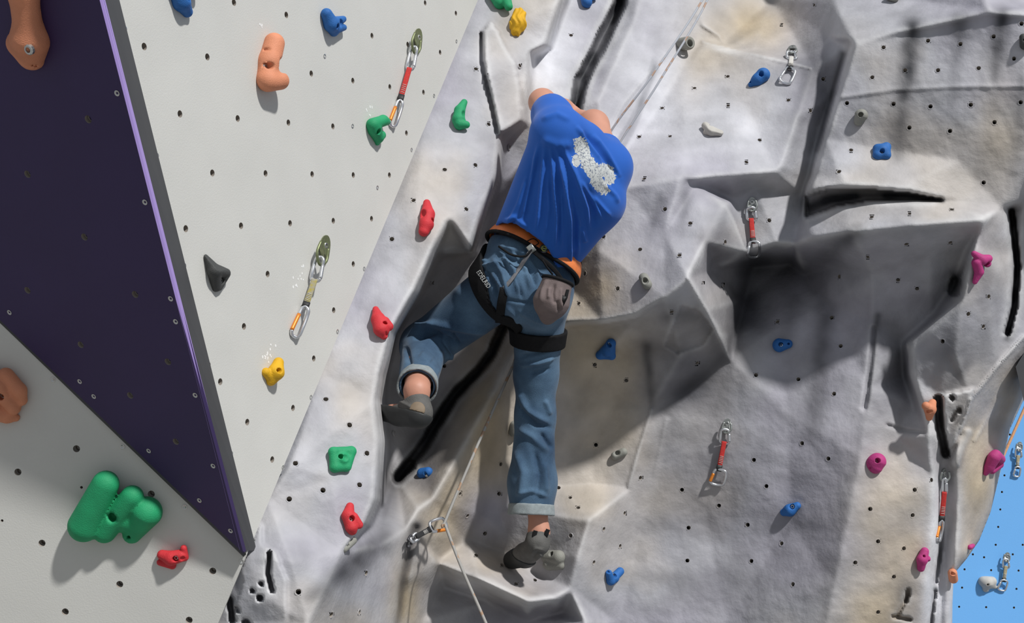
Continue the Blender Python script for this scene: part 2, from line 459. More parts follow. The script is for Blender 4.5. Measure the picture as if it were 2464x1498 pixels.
O = -0.27                       # the right half of the rock stands this much nearer than first measured
R_ = lambda L: [(x, y, d + O) for (x, y, d) in L]
arete = [(ax(y), y) for y in (-220, 0, 300, 600, 900, 1200, 1335, 1498, 1720)]
ad = lambda x, y: 1 / _k(x) if y < 1336 else LOWER.d(x, y)
LINES = [
    [(x - 70, y, ad(x, y) + 0.10) for (x, y) in arete],
    [(x - 4, y, ad(x, y) + 0.034) for (x, y) in arete],
    # edge of the lit pillar, upper and lower run
    [(1400, -220, 4.55), (1350, 0, 4.40), (1312, 108, 4.33), (1275, 125, 4.28), (1270, 180, 4.25), (1257, 290, 4.17), (1205, 324, 4.08), (1195, 430, 3.98), (1165, 500, 3.90), (1131, 602, 3.82)],
    [(1080, 525, 3.80), (1045, 600, 3.73), (1000, 700, 3.66), (940, 800, 3.56), (915, 900, 3.50), (907, 960, 3.47), (918, 1060, 3.43), (905, 1200, 3.34), (880, 1258, 3.30), (822, 1330, 3.22), (790, 1400, 3.16), (742, 1498, 3.09), (660, 1720, 3.0)],
    [(1080, 525, 3.80), (1131, 602, 3.82)],
    [(1083, 536, 3.85), (1053, 603, 3.97), (1125, 605, 3.99), (1083, 536, 3.85)],
    # foot of the side faces behind that edge
    [(1420, -220, 5.0), (1366, 4, 4.74), (1328, 116, 4.58), (1289, 137, 4.50), (1284, 182, 4.42), (1271, 298, 4.28), (1216, 336, 4.26), (1209, 432, 4.26), (1182, 508, 4.27), (1143, 612, 4.27), (1052, 616, 4.10), (1016, 706, 4.22), (957, 806, 4.24), (932, 905, 4.22), (924, 962, 4.18), (935, 1062, 4.10), (921, 1200, 3.92), (893, 1266, 3.70), (911, 1314, 3.62)],
    # crack corner
    [(1600, -220, 5.05), (1495, 0, 4.76), (1440, 110, 4.60), (1400, 190, 4.46), (1383, 260, 4.34), (1330, 450, 4.40), (1270, 650, 4.42), (1215, 770, 4.38), (1160, 880, 4.34), (1090, 955, 4.29), (1010, 1080, 4.18), (955, 1150, 4.08), (911, 1314, 3.62)],
    # slab under the notch
    [(911, 1314, 3.62), (975, 1275, 3.78), (1005, 1225, 3.84)],
    [(911, 1314, 3.62), (880, 1400, 3.52), (850, 1498, 3.45), (800, 1720, 3.4)],
    # tan column: crest and right-hand valley
    [(1560, -80, 4.78), (1520, 60, 4.60), (1440, 240, 4.34), (1400, 420, 4.30), (1330, 650, 4.26), (1235, 840, 4.17), (1190, 940, 4.10), (1110, 1080, 4.00), (1040, 1200, 3.92), (1000, 1290, 3.84), (965, 1400, 3.78), (945, 1498, 3.74), (900, 1720, 3.7)],
    [(1245, 980, 4.24), (1205, 1130, 4.21), (1160, 1240, 4.17), (1110, 1292, 4.14), (1060, 1344, 4.06), (1035, 1420, 4.08), (1010, 1498, 4.05), (970, 1720, 4.0)],
    # seam in the bright band, corner of face A
    [(1740, -220, 5.05), (1650, 0, 4.80), (1560, 170, 4.54), (1480, 300, 4.34), (1440, 400, 4.24)],
    [(1900, -160, 5.15), (1857, 0, 4.96), (1740, 108, 4.76), (1688, 96, 4.76), (1640, 170, 4.62), (1560, 300, 4.42), (1488, 388, 4.28)],
    # tan facet over A
    [(1740, 108, 4.76), (1810, 118, 4.64), (1950, 150, 4.48)],
    R_([(2030, -220, 4.95), (2005, 0, 4.80), (1995, 90, 4.74), (1950, 150, 4.75)]),
    # A: top lip
    R_([(1694, 104, 4.98), (1820, 138, 4.82), (1955, 168, 4.70)]),
    # A: fold and valley against B
    R_([(1955, 168, 4.70), (1920, 280, 4.58), (1880, 400, 4.47)]),
    R_([(2038, 106, 4.68), (2000, 232, 4.68), (1968, 332, 4.66), (1945, 430, 4.62), (1932, 470, 4.62)]),
    # B edge
    R_([(2056, 104, 4.50), (2018, 234, 4.49), (1988, 334, 4.48), (1962, 420, 4.44), (1948, 456, 4.40)]),
    # top band rim and recess below
    R_([(1995, 90, 4.74), (2050, 95, 4.54), (2140, 80, 4.49), (2230, 62, 4.44), (2380, 28, 4.36), (2464, 33, 4.33), (2720, 60, 4.3)]),
    R_([(2056, 104, 4.50), (2140, 92, 4.50), (2230, 76, 4.46), (2380, 42, 4.385), (2464, 46, 4.355), (2720, 76, 4.32)]),
    # B: mid ridge, lower crease, ledge lip
    R_([(2018, 234, 4.49), (2150, 213, 4.44), (2300, 206, 4.38), (2464, 206, 4.32), (2720, 212, 4.25)]),
    R_([(1988, 334, 4.48), (2150, 366, 4.43), (2300, 384, 4.385), (2464, 426, 4.335), (2720, 470, 4.3)]),
    R_([(1948, 456, 4.40), (2030, 443, 4.34), (2170, 453, 4.31), (2290, 479, 4.33), (2410, 497, 4.35), (2464, 484, 4.38), (2720, 520, 4.4)]),
    # gap under the ledge, top of block C, its lip
    R_([(1932, 470, 4.62), (1938, 524, 4.50), (2030, 492, 4.41), (2110, 484, 4.37), (2200, 480, 4.34), (2290, 486, 4.34), (2404, 504, 4.34)]),
    R_([(1912, 588, 4.50), (1960, 570, 4.38), (2050, 556, 4.28), (2200, 540, 4.22), (2370, 528, 4.22), (2404, 504, 4.34)]),
    # A2: facet between the triangle overhang and block C
    R_([(1765, 482, 4.54), (1800, 604, 4.50), (1870, 584, 4.50), (1912, 588, 4.50)]),
    R_([(1932, 470, 4.62), (1912, 588, 4.50)]),
    # A: bottom lip and the triangular underside
    R_([(1500, 450, 4.38), (1570, 440, 4.36), (1640, 426, 4.37), (1668, 432, 4.38), (1760, 421, 4.40), (1866, 413, 4.46)]),
    R_([(1672, 442, 4.43), (1765, 482, 4.54), (1820, 450, 4.53), (1866, 413, 4.46)]),
    # D: upper right edge, lower lip
    R_([(1640, 426, 4.37), (1672, 442, 4.44), (1745, 491, 4.40), (1795, 606, 4.46)]),
    R_([(1745, 491, 4.40), (1700, 580, 4.28), (1655, 668, 4.14)]),
    R_([(1655, 668, 4.14), (1600, 715, 4.16), (1530, 758, 4.20), (1450, 774, 4.26), (1370, 776, 4.32)]),
    R_([(1655, 668, 4.14), (1700, 745, 4.30), (1735, 810, 4.44), (1756, 866, 4.58)]),
    R_([(1800, 604, 4.50), (1812, 640, 4.80), (1790, 720, 4.78), (1770, 800, 4.66), (1756, 866, 4.58)]),
    R_([(1812, 640, 4.80), (1900, 632, 4.78), (1935, 660, 4.72), (1990, 735, 4.60)]),
    R_([(1912, 588, 4.50), (1935, 660, 4.72)]),
    # D: underside outline
    R_([(1756, 866, 4.58), (1680, 925, 4.58), (1612, 1000, 4.57), (1568, 976, 4.56)]),
    R_([(1530, 770, 4.32), (1556, 850, 4.48), (1568, 976, 4.56)]),
    # G: recess behind the right leg
    R_([(1370, 788, 4.44), (1450, 786, 4.42), (1530, 770, 4.32)]),
    R_([(1568, 976, 4.56), (1480, 965, 4.58), (1400, 930, 4.54), (1340, 880, 4.48)]),
    R_([(1300, 1165, 4.50), (1345, 1170, 4.52), (1430, 1164, 4.55), (1516, 1176, 4.54)]),
    # H and I: slanted facets by the right foot
    R_([(1200, 1232, 4.48), (1310, 1236, 4.42), (1418, 1252, 4.36)]),
    R_([(1568, 976, 4.56), (1540, 1080, 4.55), (1516, 1176, 4.54), (1418, 1252, 4.36), (1390, 1340, 4.34), (1372, 1415, 4.36), (1410, 1498, 4.33), (1400, 1720, 4.3)]),
    R_([(1612, 1000, 4.57), (1576, 1150, 4.60), (1530, 1290, 4.58), (1482, 1498, 4.55), (1430, 1720, 4.5)]),
    # J: ledge top back edge, lip, underside
    R_([(1130, 1298, 4.44), (1210, 1330, 4.50), (1290, 1383, 4.47), (1372, 1415, 4.40)]),
    R_([(1048, 1352, 4.26), (1150, 1392, 4.20), (1268, 1448, 4.20), (1335, 1440, 4.28), (1372, 1425, 4.37)]),
    R_([(1050, 1372, 4.30), (1070, 1410, 4.48), (1180, 1446, 4.52), (1270, 1490, 4.52), (1350, 1470, 4.48), (1410, 1498, 4.40)]),
    # E: crest of the right tan face
    R_([(2100, 770, 4.48), (2095, 930, 4.42), (2070, 1100, 4.36), (2040, 1250, 4.32), (2010, 1400, 4.31), (1990, 1498, 4.31), (1960, 1720, 4.3)]),
    # right pillar: left rim and the hollow behind it
    R_([(2404, 504, 4.34), (2345, 590, 4.25), (2325, 655, 4.24), (2312, 725, 4.26), (2235, 790, 4.32), (2190, 824, 4.37), (2196, 900, 4.36), (2216, 965, 4.33), (2236, 1050, 4.32), (2248, 1150, 4.36), (2244, 1300, 4.36), (2228, 1400, 4.36), (2212, 1498, 4.38), (2190, 1720, 4.4)]),
    R_([(2370, 528, 4.22), (2328, 600, 4.36), (2304, 670, 4.44), (2240, 765, 4.48), (2172, 830, 4.52), (2176, 905, 4.55), (2200, 975, 4.46)]),
    # right pillar: gully with the hanging draw, rim of the outer fin
    R_([(2280, 860, 4.30), (2262, 950, 4.34), (2280, 1040, 4.40), (2266, 1130, 4.46), (2272, 1300, 4.50), (2262, 1498, 4.50), (2250, 1720, 4.5)]),
    R_([(2720, 560, 4.6), (2464, 815, 4.44), (2400, 880, 4.40), (2336, 960, 4.36), (2300, 1060, 4.38), (2306, 1200, 4.42), (2300, 1320, 4.42), (2284, 1498, 4.46), (2275, 1720, 4.5)]),
    R_([(2436, 505, 4.46), (2448, 620, 4.44), (2436, 760, 4.42), (2400, 880, 4.40)]),
]
FREE = [(700, 1120, 3.27), (850, 1000, 3.40), (800, 1150, 3.30), (700, 1350, 3.12), (640, 1440, 3.11), (1080, 420, 3.90), (1000, 520, 3.77), (1150, 200, 4.15), (1230, 60, 4.31),
        (1330, 180, 4.47), (1250, 480, 4.36), (1130, 780, 4.33), (1040, 880, 4.27), (980, 1000, 4.18)]
FREE += R_([(1800, 260, 4.66), (1650, 330, 4.55), (1560, 520, 4.36), (1440, 600, 4.34), (1600, 560, 4.32), (1720, 650, 4.55), (1640, 850, 4.42),
        (1450, 860, 4.50), (1420, 1080, 4.58), (1300, 1000, 4.52), (1870, 790, 4.62), (1700, 1020, 4.58), (1900, 1000, 4.50), (1700, 1250, 4.57), (1900, 1250, 4.47),
        (1750, 1498, 4.50), (1700, 1720, 4.5), (2100, 660, 4.44), (2240, 620, 4.36), (2000, 640, 4.58), (2150, 1200, 4.34), (2120, 1400, 4.33), (2300, 850, 4.28), (2400, 650, 4.30), (2380, 760, 4.30),
        (2160, 1050, 4.40), (2360, 1100, 4.50), (2330, 1300, 4.52), (2400, 1000, 4.56), (2470, 900, 4.56), (2500, 700, 4.5), (2720, 820, 4.6), (2350, 100, 4.40), (2250, 300, 4.40), (2100, 160, 4.49),
        (2300, -220, 4.7), (2720, -220, 4.6), (2200, 0, 4.64), (2500, 0, 4.5), (2720, 1720, 4.9), (2450, 1400, 4.8), (2450, 1200, 4.75), (2520, 1000, 4.75), (1330, 1330, 4.44), (1220, 1290, 4.48), (1200, 1720, 4.5), (1150, 1600, 4.5)])

def build_coarse():
    pts, dep, key, edges = [], [], {}, []
    def pid(x, y, d):
        k = (round(x), round(y))
        if k not in key:
            key[k] = len(pts); pts.append(Vector((x, y))); dep.append(1.0 / d)
        return key[k]
    for L in LINES:
        ids = [pid(*p) for p in L]
        edges += [(a, b) for a, b in zip(ids, ids[1:]) if a != b]
    for p in FREE: pid(*p)
    vo, eo, fo, ov, oe, of = delaunay_2d_cdt(pts, edges, [], 0, 1e-5)
    z = np.zeros(len(vo)); bad = []
    for i, o in enumerate(ov):
        if o: z[i] = dep[o[0]]
        else: bad.append(i)
    for i in bad:                       # crossing creases: mean of the two creases there
        p = vo[i]; acc = []
        for (a, b) in edges:
            pa, pb = pts[a], pts[b]; q = pb - pa
            t = (p - pa).dot(q) / q.length_squared
            if 0 <= t <= 1 and ((pa + q * t) - p).length < 0.05: acc.append(dep[a] * (1 - t) + dep[b] * t)
        z[i] = sum(acc) / len(acc) if acc else 0.23
        print('crease crossing at', tuple(round(c) for c in p))
    P = np.array([tuple(v) for v in vo])
    return P, z, [tuple(f) for f in fo]

def rasterise(P, z, F):
    Z = np.full((NY, NX), np.nan)
    for (a, b, c) in F:
        xs = P[[a, b, c], 0]; ys = P[[a, b, c], 1]
        i0 = max(0, int((xs.min() - GX0) // STEP)); i1 = min(NX - 1, int((xs.max() - GX0) // STEP) + 1)
        j0 = max(0, int((ys.min() - GY0) // STEP)); j1 = min(NY - 1, int((ys.max() - GY0) // STEP) + 1)
        if i1 < i0 or j1 < j0: continue
        X = PXg[j0:j1 + 1, i0:i1 + 1]; Y = PYg[j0:j1 + 1, i0:i1 + 1]
        det = (ys[1] - ys[2]) * (xs[0] - xs[2]) + (xs[2] - xs[1]) * (ys[0] - ys[2])
        if abs(det) < 1e-9: continue
        w0 = ((ys[1] - ys[2]) * (X - xs[2]) + (xs[2] - xs[1]) * (Y - ys[2])) / det
        w1 = ((ys[2] - ys[0]) * (X - xs[2]) + (xs[0] - xs[2]) * (Y - ys[2])) / det
        w2 = 1 - w0 - w1
        m = (w0 >= -1e-6) & (w1 >= -1e-6) & (w2 >= -1e-6)
        v = w0 * z[a] + w1 * z[b] + w2 * z[c]
        sub = Z[j0:j1 + 1, i0:i1 + 1]
        sub[m] = v[m]
    return Z

def blur(A, s):
    r = int(3 * s + 1)
    k = np.exp(-np.arange(-r, r + 1) ** 2 / (2 * s * s)); k /= k.sum()
    B = np.pad(A, r, mode='edge')
    B = sum(k[i] * B[:, i:i + A.shape[1]] for i in range(2 * r + 1))
    return sum(k[i] * B[i:i + A.shape[0], :] for i in range(2 * r + 1))

Z = rasterise(*build_coarse())
while np.isnan(Z).any():                # outside the control net: carry the border on
    m = np.isnan(Z)
    for sh, axx in ((1, 0), (-1, 0), (1, 1), (-1, 1)):
        S = np.roll(Z, sh, axis=axx)
        m2 = np.isnan(Z) & ~np.isnan(S)
        Z[m2] = S[m2]
DEP = 1.0 / Z
# round the creases a little: softly on the open faces, less on the crisp ones
soft = np.clip(0.5 + 0.9 * noise2(180, 5), 0, 1)
DEP = blur(DEP, 0.85) * (1 - soft) + blur(DEP, 1.4) * soft

# grooves (+) and ridges (-): path, half width px, depth m, sharpness
GROOVES = [
    ([(1500, -40), (1492, 10), (1440, 115), (1400, 190), (1383, 262), (1350, 380)], 18, 0.17),
    ([(1222, 765), (1185, 850), (1150, 895), (1090, 955), (1020, 1070), (958, 1150)], 14, 0.08),
    ([(1000, 1270), (985, 1330), (972, 1400), (962, 1498)], 16, 0.028),
    ([(958, 1150), (985, 1120)], 18, 0.05),
    ([(2434, 510), (2440, 560), (2448, 640), (2440, 740), (2424, 800)], 9, 0.10),
    ([(2104, 790), (2092, 900), (2080, 980)], 10, 0.018),
    ([(2300, 680), (2296, 700)], 17, 0.06),
    ([(2258, 960), (2262, 1030), (2275, 1090)], 12, 0.11),
    ([(2266, 1250), (2262, 1330), (2252, 1400)], 6, 0.05), ([(2250, 1420), (2240, 1500)], 5, 0.05),
    ([(1605, 1010), (1574, 1150), (1530, 1280), (1480, 1498)], 10, -0.007),
    ([(1568, 985), (1535, 1090), (1512, 1170)], 7, -0.008),
    ([(2135, 1022), (2180, 1035), (2222, 1040)], 6, 0.012),
    ([(2008, 236), (2150, 216), (2300, 208), (2464, 207)], 9, -0.005),
    ([(1690, 100), (1800, 128), (1950, 164)], 5, -0.012),
    ([(2464, 808), (2400, 880), (2336, 962), (2310, 1040)], 5, -0.02),
    ([(2400, 960), (2345, 1060)], 7, -0.012), ([(2330, 1040), (2300, 1110)], 14, -0.03),
    ([(1745, 491), (1770, 540), (1795, 604)], 5, -0.012),
    ([(1655, 668), (1700, 745), (1756, 866)], 5, -0.010),
    ([(1690, 60), (1730, 85), (1742, 108)], 7, -0.008),
    ([(1600, 130), (1500, 250), (1462, 325)], 7, -0.010),
    # left flake and pocketed rock
    ([(1158, 82), (1160, 150), (1180, 240), (1197, 318)], 6, 0.045),
    ([(648, 1330), (645, 1380), (655, 1420)], 7, 0.07), ([(628, 1403), (629, 1405)], 6, 0.05), ([(607, 1420), (608, 1421)], 6, 0.05),
    ([(625, 1437), (626, 1438)], 9, 0.07), ([(592, 1498), (600, 1510)], 12, 0.07), ([(570, 1462), (573, 1470)], 6, 0.03), ([(552, 1440), (560, 1490)], 9, 0.05),
    ([(2290, 955), (2292, 958)], 7, 0.05), ([(2300, 990), (2290, 1010)], 5, 0.03), ([(2308, 985), (2309, 987)], 7, 0.05),
    ([(2185, 1420), (2180, 1445)], 6, 0.03), ([(2187, 1430), (2160, 1480)], 6, 0.02), ([(2150, 1482), (2190, 1490)], 6, 0.03),
]
for path, w, dep in GROOVES:
    dd, tt = seg_dist(PXg, PYg, path)
    dd = dd + 2.0 * noise2(26, int(abs(path[0][0]))) * (w > 12)
    DEP = DEP + dep * (np.exp(-(dd / (0.62 * w)) ** 2) if abs(dep) < 0.03 else np.clip(1 - (np.clip(dd, 0, None) / w) ** 2.2, 0, 1) ** 0.8)
# raised plates with a crisp edge: outline, height, edge px
PLATES = [
    ([(1938, 470), (1985, 456), (2030, 452), (2110, 456), (2190, 464), (2275, 482), (2180, 481), (2080, 484), (2010, 496), (1940, 522)], -0.11),
    ([(1160, 78), (1182, 52), (1200, 75), (1215, 110), (1240, 150), (1254, 220), (1258, 292), (1228, 312), (1200, 322), (1188, 255), (1165, 170)], 0.045),
    ([(612, 1246), (628, 1262), (632, 1310), (662, 1326), (690, 1396), (692, 1470), (686, 1510), (560, 1510), (566, 1462), (585, 1400), (560, 1330)], 0.014),
    ([(1640, 735), (1680, 745), (1715, 790), (1690, 830), (1630, 850), (1600, 830)], -0.02),
    ([(2262, 950), (2345, 934), (2330, 985), (2300, 1060), (2278, 1085), (2258, 1010)], 0.035),
]
def poly_mask(poly):
    m = np.zeros(PXg.shape, bool); j = len(poly) - 1
    for i in range(len(poly)):
        xi, yi = poly[i]; xj, yj = poly[j]
        if yi != yj:
            m ^= ((yi > PYg) != (yj > PYg)) & (PXg < (xj - xi) * (PYg - yi) / (yj - yi) + xi)
        j = i
    return m
for poly, h in PLATES:
    DEP = DEP - h * blur(poly_mask(poly).astype(float), 0.7)
# hand-trowelled unevenness
calm = np.clip((PXg - 1000) / 500, 0.5, 1)
DEP = DEP + 0.0080 * fbm(190, 11, 2) + 0.0017 * fbm(50, 21, 2) + 0.0008 * fbm(17, 31, 2) * (0.4 + 0.6 * calm)
_ea = PXg - (1150 - 625 * PYg / 1498.0)
DEP = np.where(_ea < 2, np.maximum(DEP, np.where(PYg < 1336, 1 / (0.345 - 1.64e-4 * (PXg - 447)).clip(0.15), LOWER.d(PXg, PYg)) + 0.026), DEP)

# ------------------------------------------------------------------ airbrushed paint on the rock with some shade and sunlight put into its colour
GREY = np.array((0.395, 0.395, 0.420)); TAN = np.array((0.47, 0.385, 0.265)); WARM = np.array((0.43, 0.39, 0.345)); BLACK = np.array((0.022, 0.023, 0.028)); LILAC = np.array((0.33, 0.32, 0.37)); SUN_PALE = np.array((0.66, 0.665, 0.71))  # the pale tone puts sunlight into the colour of sun-facing rock
SPRAY_SHADE = np.array((0.100, 0.100, 0.115))  # dark spray tone, also puts shade into recesses and undersides
PAINT = np.ones((NY, NX, 3)) * GREY
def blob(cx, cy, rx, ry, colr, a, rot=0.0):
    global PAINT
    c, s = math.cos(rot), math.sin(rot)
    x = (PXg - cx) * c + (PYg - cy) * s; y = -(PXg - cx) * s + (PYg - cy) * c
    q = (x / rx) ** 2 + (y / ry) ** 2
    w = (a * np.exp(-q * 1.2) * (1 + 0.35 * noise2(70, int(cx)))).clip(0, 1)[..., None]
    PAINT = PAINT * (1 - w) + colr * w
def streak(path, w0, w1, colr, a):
    """a sprayed stroke, for drips and painted shade, w0 wide at its head and w1 at its tail, fading out"""
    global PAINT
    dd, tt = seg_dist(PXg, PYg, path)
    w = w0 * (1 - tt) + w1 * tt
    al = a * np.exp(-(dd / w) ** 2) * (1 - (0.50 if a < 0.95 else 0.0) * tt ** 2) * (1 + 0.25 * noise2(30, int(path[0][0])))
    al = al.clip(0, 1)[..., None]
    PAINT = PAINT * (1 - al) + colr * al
nz = fbm(220, 77, 3)[..., None]
PAINT = PAINT + (WARM - GREY) * np.clip(nz, 0, 1) * 0.8 + (LILAC - GREY) * np.clip(-nz, 0, 1) * 0.8
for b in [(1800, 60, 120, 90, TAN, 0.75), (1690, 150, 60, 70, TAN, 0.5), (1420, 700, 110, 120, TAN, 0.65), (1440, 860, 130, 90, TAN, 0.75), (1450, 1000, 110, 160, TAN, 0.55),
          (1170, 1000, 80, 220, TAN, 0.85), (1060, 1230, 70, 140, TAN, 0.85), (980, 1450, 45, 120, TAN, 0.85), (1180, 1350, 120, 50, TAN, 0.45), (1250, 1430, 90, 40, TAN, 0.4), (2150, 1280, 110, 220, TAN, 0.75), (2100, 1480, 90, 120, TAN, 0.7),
          (2350, 1130, 70, 160, TAN, 0.8), (2330, 1330, 50, 120, TAN, 0.6), (2410, 300, 60, 130, TAN, 0.45), (2430, 950, 40, 90, TAN, 0.5), (1420, 1200, 90, 50, TAN, 0.45), (2260, 1400, 30, 200, SUN_PALE, 0.7), (2290, 1230, 30, 160, SUN_PALE, 0.6),
          (1330, 150, 70, 110, SUN_PALE, 0.9), (1430, 330, 90, 60, SUN_PALE, 0.7), (1570, 230, 90, 160, SUN_PALE, 0.5), (1180, 1230, 70, 60, LILAC, 0.8), (1850, 1180, 260, 260, LILAC, 0.4), (1700, 620, 60, 90, LILAC, 0.6), (2380, 700, 60, 160, LILAC, 0.4),
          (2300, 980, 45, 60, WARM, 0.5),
          (1690, 1110, 130, 150, SPRAY_SHADE, 0.50), (1760, 1265, 230, 40, SPRAY_SHADE, 0.45), (1700, 1400, 200, 60, SPRAY_SHADE, 0.30), (2150, 930, 50, 110, SPRAY_SHADE, 0.70), (2290, 850, 70, 90, SPRAY_SHADE, 0.62), (2385, 690, 40, 150, SPRAY_SHADE, 0.35),
          (1640, 850, 110, 90, SPRAY_SHADE, 0.70), (1660, 930, 110, 55, SPRAY_SHADE, 0.85), (1800, 740, 70, 130, SPRAY_SHADE, 0.85), (1900, 650, 130, 60, SPRAY_SHADE, 0.75), (2000, 660, 120, 90, SPRAY_SHADE, 0.30), (2240, 700, 80, 60, SPRAY_SHADE, 0.25), (1760, 300, 150, 110, SUN_PALE, 0.35), (2150, 660, 90, 60, GREY, 0.4),
          (1970, 210, 40, 140, SPRAY_SHADE, 0.60), (1930, 150, 60, 30, SPRAY_SHADE, 0.5), (2200, 320, 200, 60, SPRAY_SHADE, 0.22), (1030, 1120, 45, 130, SPRAY_SHADE, 0.75), (930, 1210, 40, 70, SPRAY_SHADE, 0.80), (1000, 1010, 70, 70, SPRAY_SHADE, 0.35), (1740, 600, 45, 80, SPRAY_SHADE, 0.35),
          (1780, 455, 80, 25, SPRAY_SHADE, 0.35), (1240, 1470, 130, 40, SPRAY_SHADE, 0.6), (2260, 520, 60, 20, WARM, 0.5), (2340, 900, 60, 40, WARM, 0.4), (1720, 610, 50, 90, SPRAY_SHADE, 0.35), (2258, 1330, 22, 170, SUN_PALE, 0.9), (2235, 1420, 18, 90, SUN_PALE, 0.7)]:
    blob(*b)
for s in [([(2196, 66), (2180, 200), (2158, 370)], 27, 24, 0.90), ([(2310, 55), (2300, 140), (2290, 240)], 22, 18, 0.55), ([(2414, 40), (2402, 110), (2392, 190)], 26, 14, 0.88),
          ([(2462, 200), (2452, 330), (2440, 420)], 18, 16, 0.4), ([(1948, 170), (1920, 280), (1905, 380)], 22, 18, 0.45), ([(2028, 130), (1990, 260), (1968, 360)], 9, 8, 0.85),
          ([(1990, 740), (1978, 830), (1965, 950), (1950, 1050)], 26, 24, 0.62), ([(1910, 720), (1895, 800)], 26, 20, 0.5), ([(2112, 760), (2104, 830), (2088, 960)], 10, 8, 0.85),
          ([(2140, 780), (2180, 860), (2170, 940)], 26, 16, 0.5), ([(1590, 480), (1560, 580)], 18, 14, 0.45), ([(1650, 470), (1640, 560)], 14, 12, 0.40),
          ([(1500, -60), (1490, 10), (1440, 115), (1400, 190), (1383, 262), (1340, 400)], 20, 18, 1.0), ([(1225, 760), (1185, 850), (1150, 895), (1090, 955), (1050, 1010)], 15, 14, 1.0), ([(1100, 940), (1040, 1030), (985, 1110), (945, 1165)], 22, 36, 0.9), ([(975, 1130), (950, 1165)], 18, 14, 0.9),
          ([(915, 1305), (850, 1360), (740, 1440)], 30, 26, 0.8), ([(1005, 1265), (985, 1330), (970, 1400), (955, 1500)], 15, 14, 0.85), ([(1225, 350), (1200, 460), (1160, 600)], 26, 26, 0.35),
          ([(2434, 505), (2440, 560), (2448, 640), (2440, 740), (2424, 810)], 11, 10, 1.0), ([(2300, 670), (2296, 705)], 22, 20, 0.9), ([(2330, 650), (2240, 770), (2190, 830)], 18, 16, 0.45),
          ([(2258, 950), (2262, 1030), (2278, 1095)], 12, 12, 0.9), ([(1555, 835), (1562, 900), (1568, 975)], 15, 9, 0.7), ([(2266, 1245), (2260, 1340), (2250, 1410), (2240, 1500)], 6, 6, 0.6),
          ([(1800, 640), (1775, 740), (1755, 850)], 36, 24, 0.75), ([(1830, 640), (1900, 640), (1960, 690)], 34, 30, 0.7), ([(1610, 760), (1690, 760), (1730, 850)], 24, 20, 0.6), ([(1740, 870), (1660, 930), (1600, 990)], 26, 22, 0.65), ([(2060, 560), (2000, 600), (1950, 640)], 20, 30, 0.6), ([(1945, 494), (2000, 480), (2080, 470), (2180, 472), (2270, 482)], 24, 5, 1.0), ([(1830, 470), (1800, 520)], 30, 24, 0.3), ([(2000, 190), (1985, 220)], 14, 10, 0.3), ([(2175, 1400), (2165, 1490)], 22, 26, 0.45),  # black strokes also put shade under the overhangs and into the ledge gap
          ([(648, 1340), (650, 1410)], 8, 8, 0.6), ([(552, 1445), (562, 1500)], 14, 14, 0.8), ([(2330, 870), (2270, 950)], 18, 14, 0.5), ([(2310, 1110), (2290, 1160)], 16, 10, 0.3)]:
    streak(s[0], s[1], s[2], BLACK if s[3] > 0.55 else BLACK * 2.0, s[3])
# brush texture: broad sideways sweeps and mottling of the top coat
sweep = noise2(40, 301) * 0.5 + noise2(90, 302)
_bx = np.random.default_rng(5)
band = np.interp(PYg + 24 * noise2(260, 303), np.arange(GY0 - 40, GY1 + 60, 26), _bx.uniform(-1, 1, len(np.arange(GY0 - 40, GY1 + 60, 26))))
PAINT = PAINT * (1 + 0.07 * sweep + 0.06 * band * np.clip((PXg - 1350) / 200, 0, 1))[..., None]
# proud edges painted pale: worn top coat plus the light catching the ridges
edge_wear_light = np.clip((blur(DEP, 2.2) - DEP) / 0.010, 0, 1) ** 1.2 * (0.7 + 0.3 * noise2(34, 401))
edge_wear_light = edge_wear_light * np.clip(PAINT.mean(axis=2) / 0.2, 0, 1)
PAINT = PAINT * (1 - 0.55 * edge_wear_light[..., None]) + np.array((0.62, 0.62, 0.62)) * (0.55 * edge_wear_light[..., None])
PAINT = np.clip(PAINT, 0.01, 0.9)

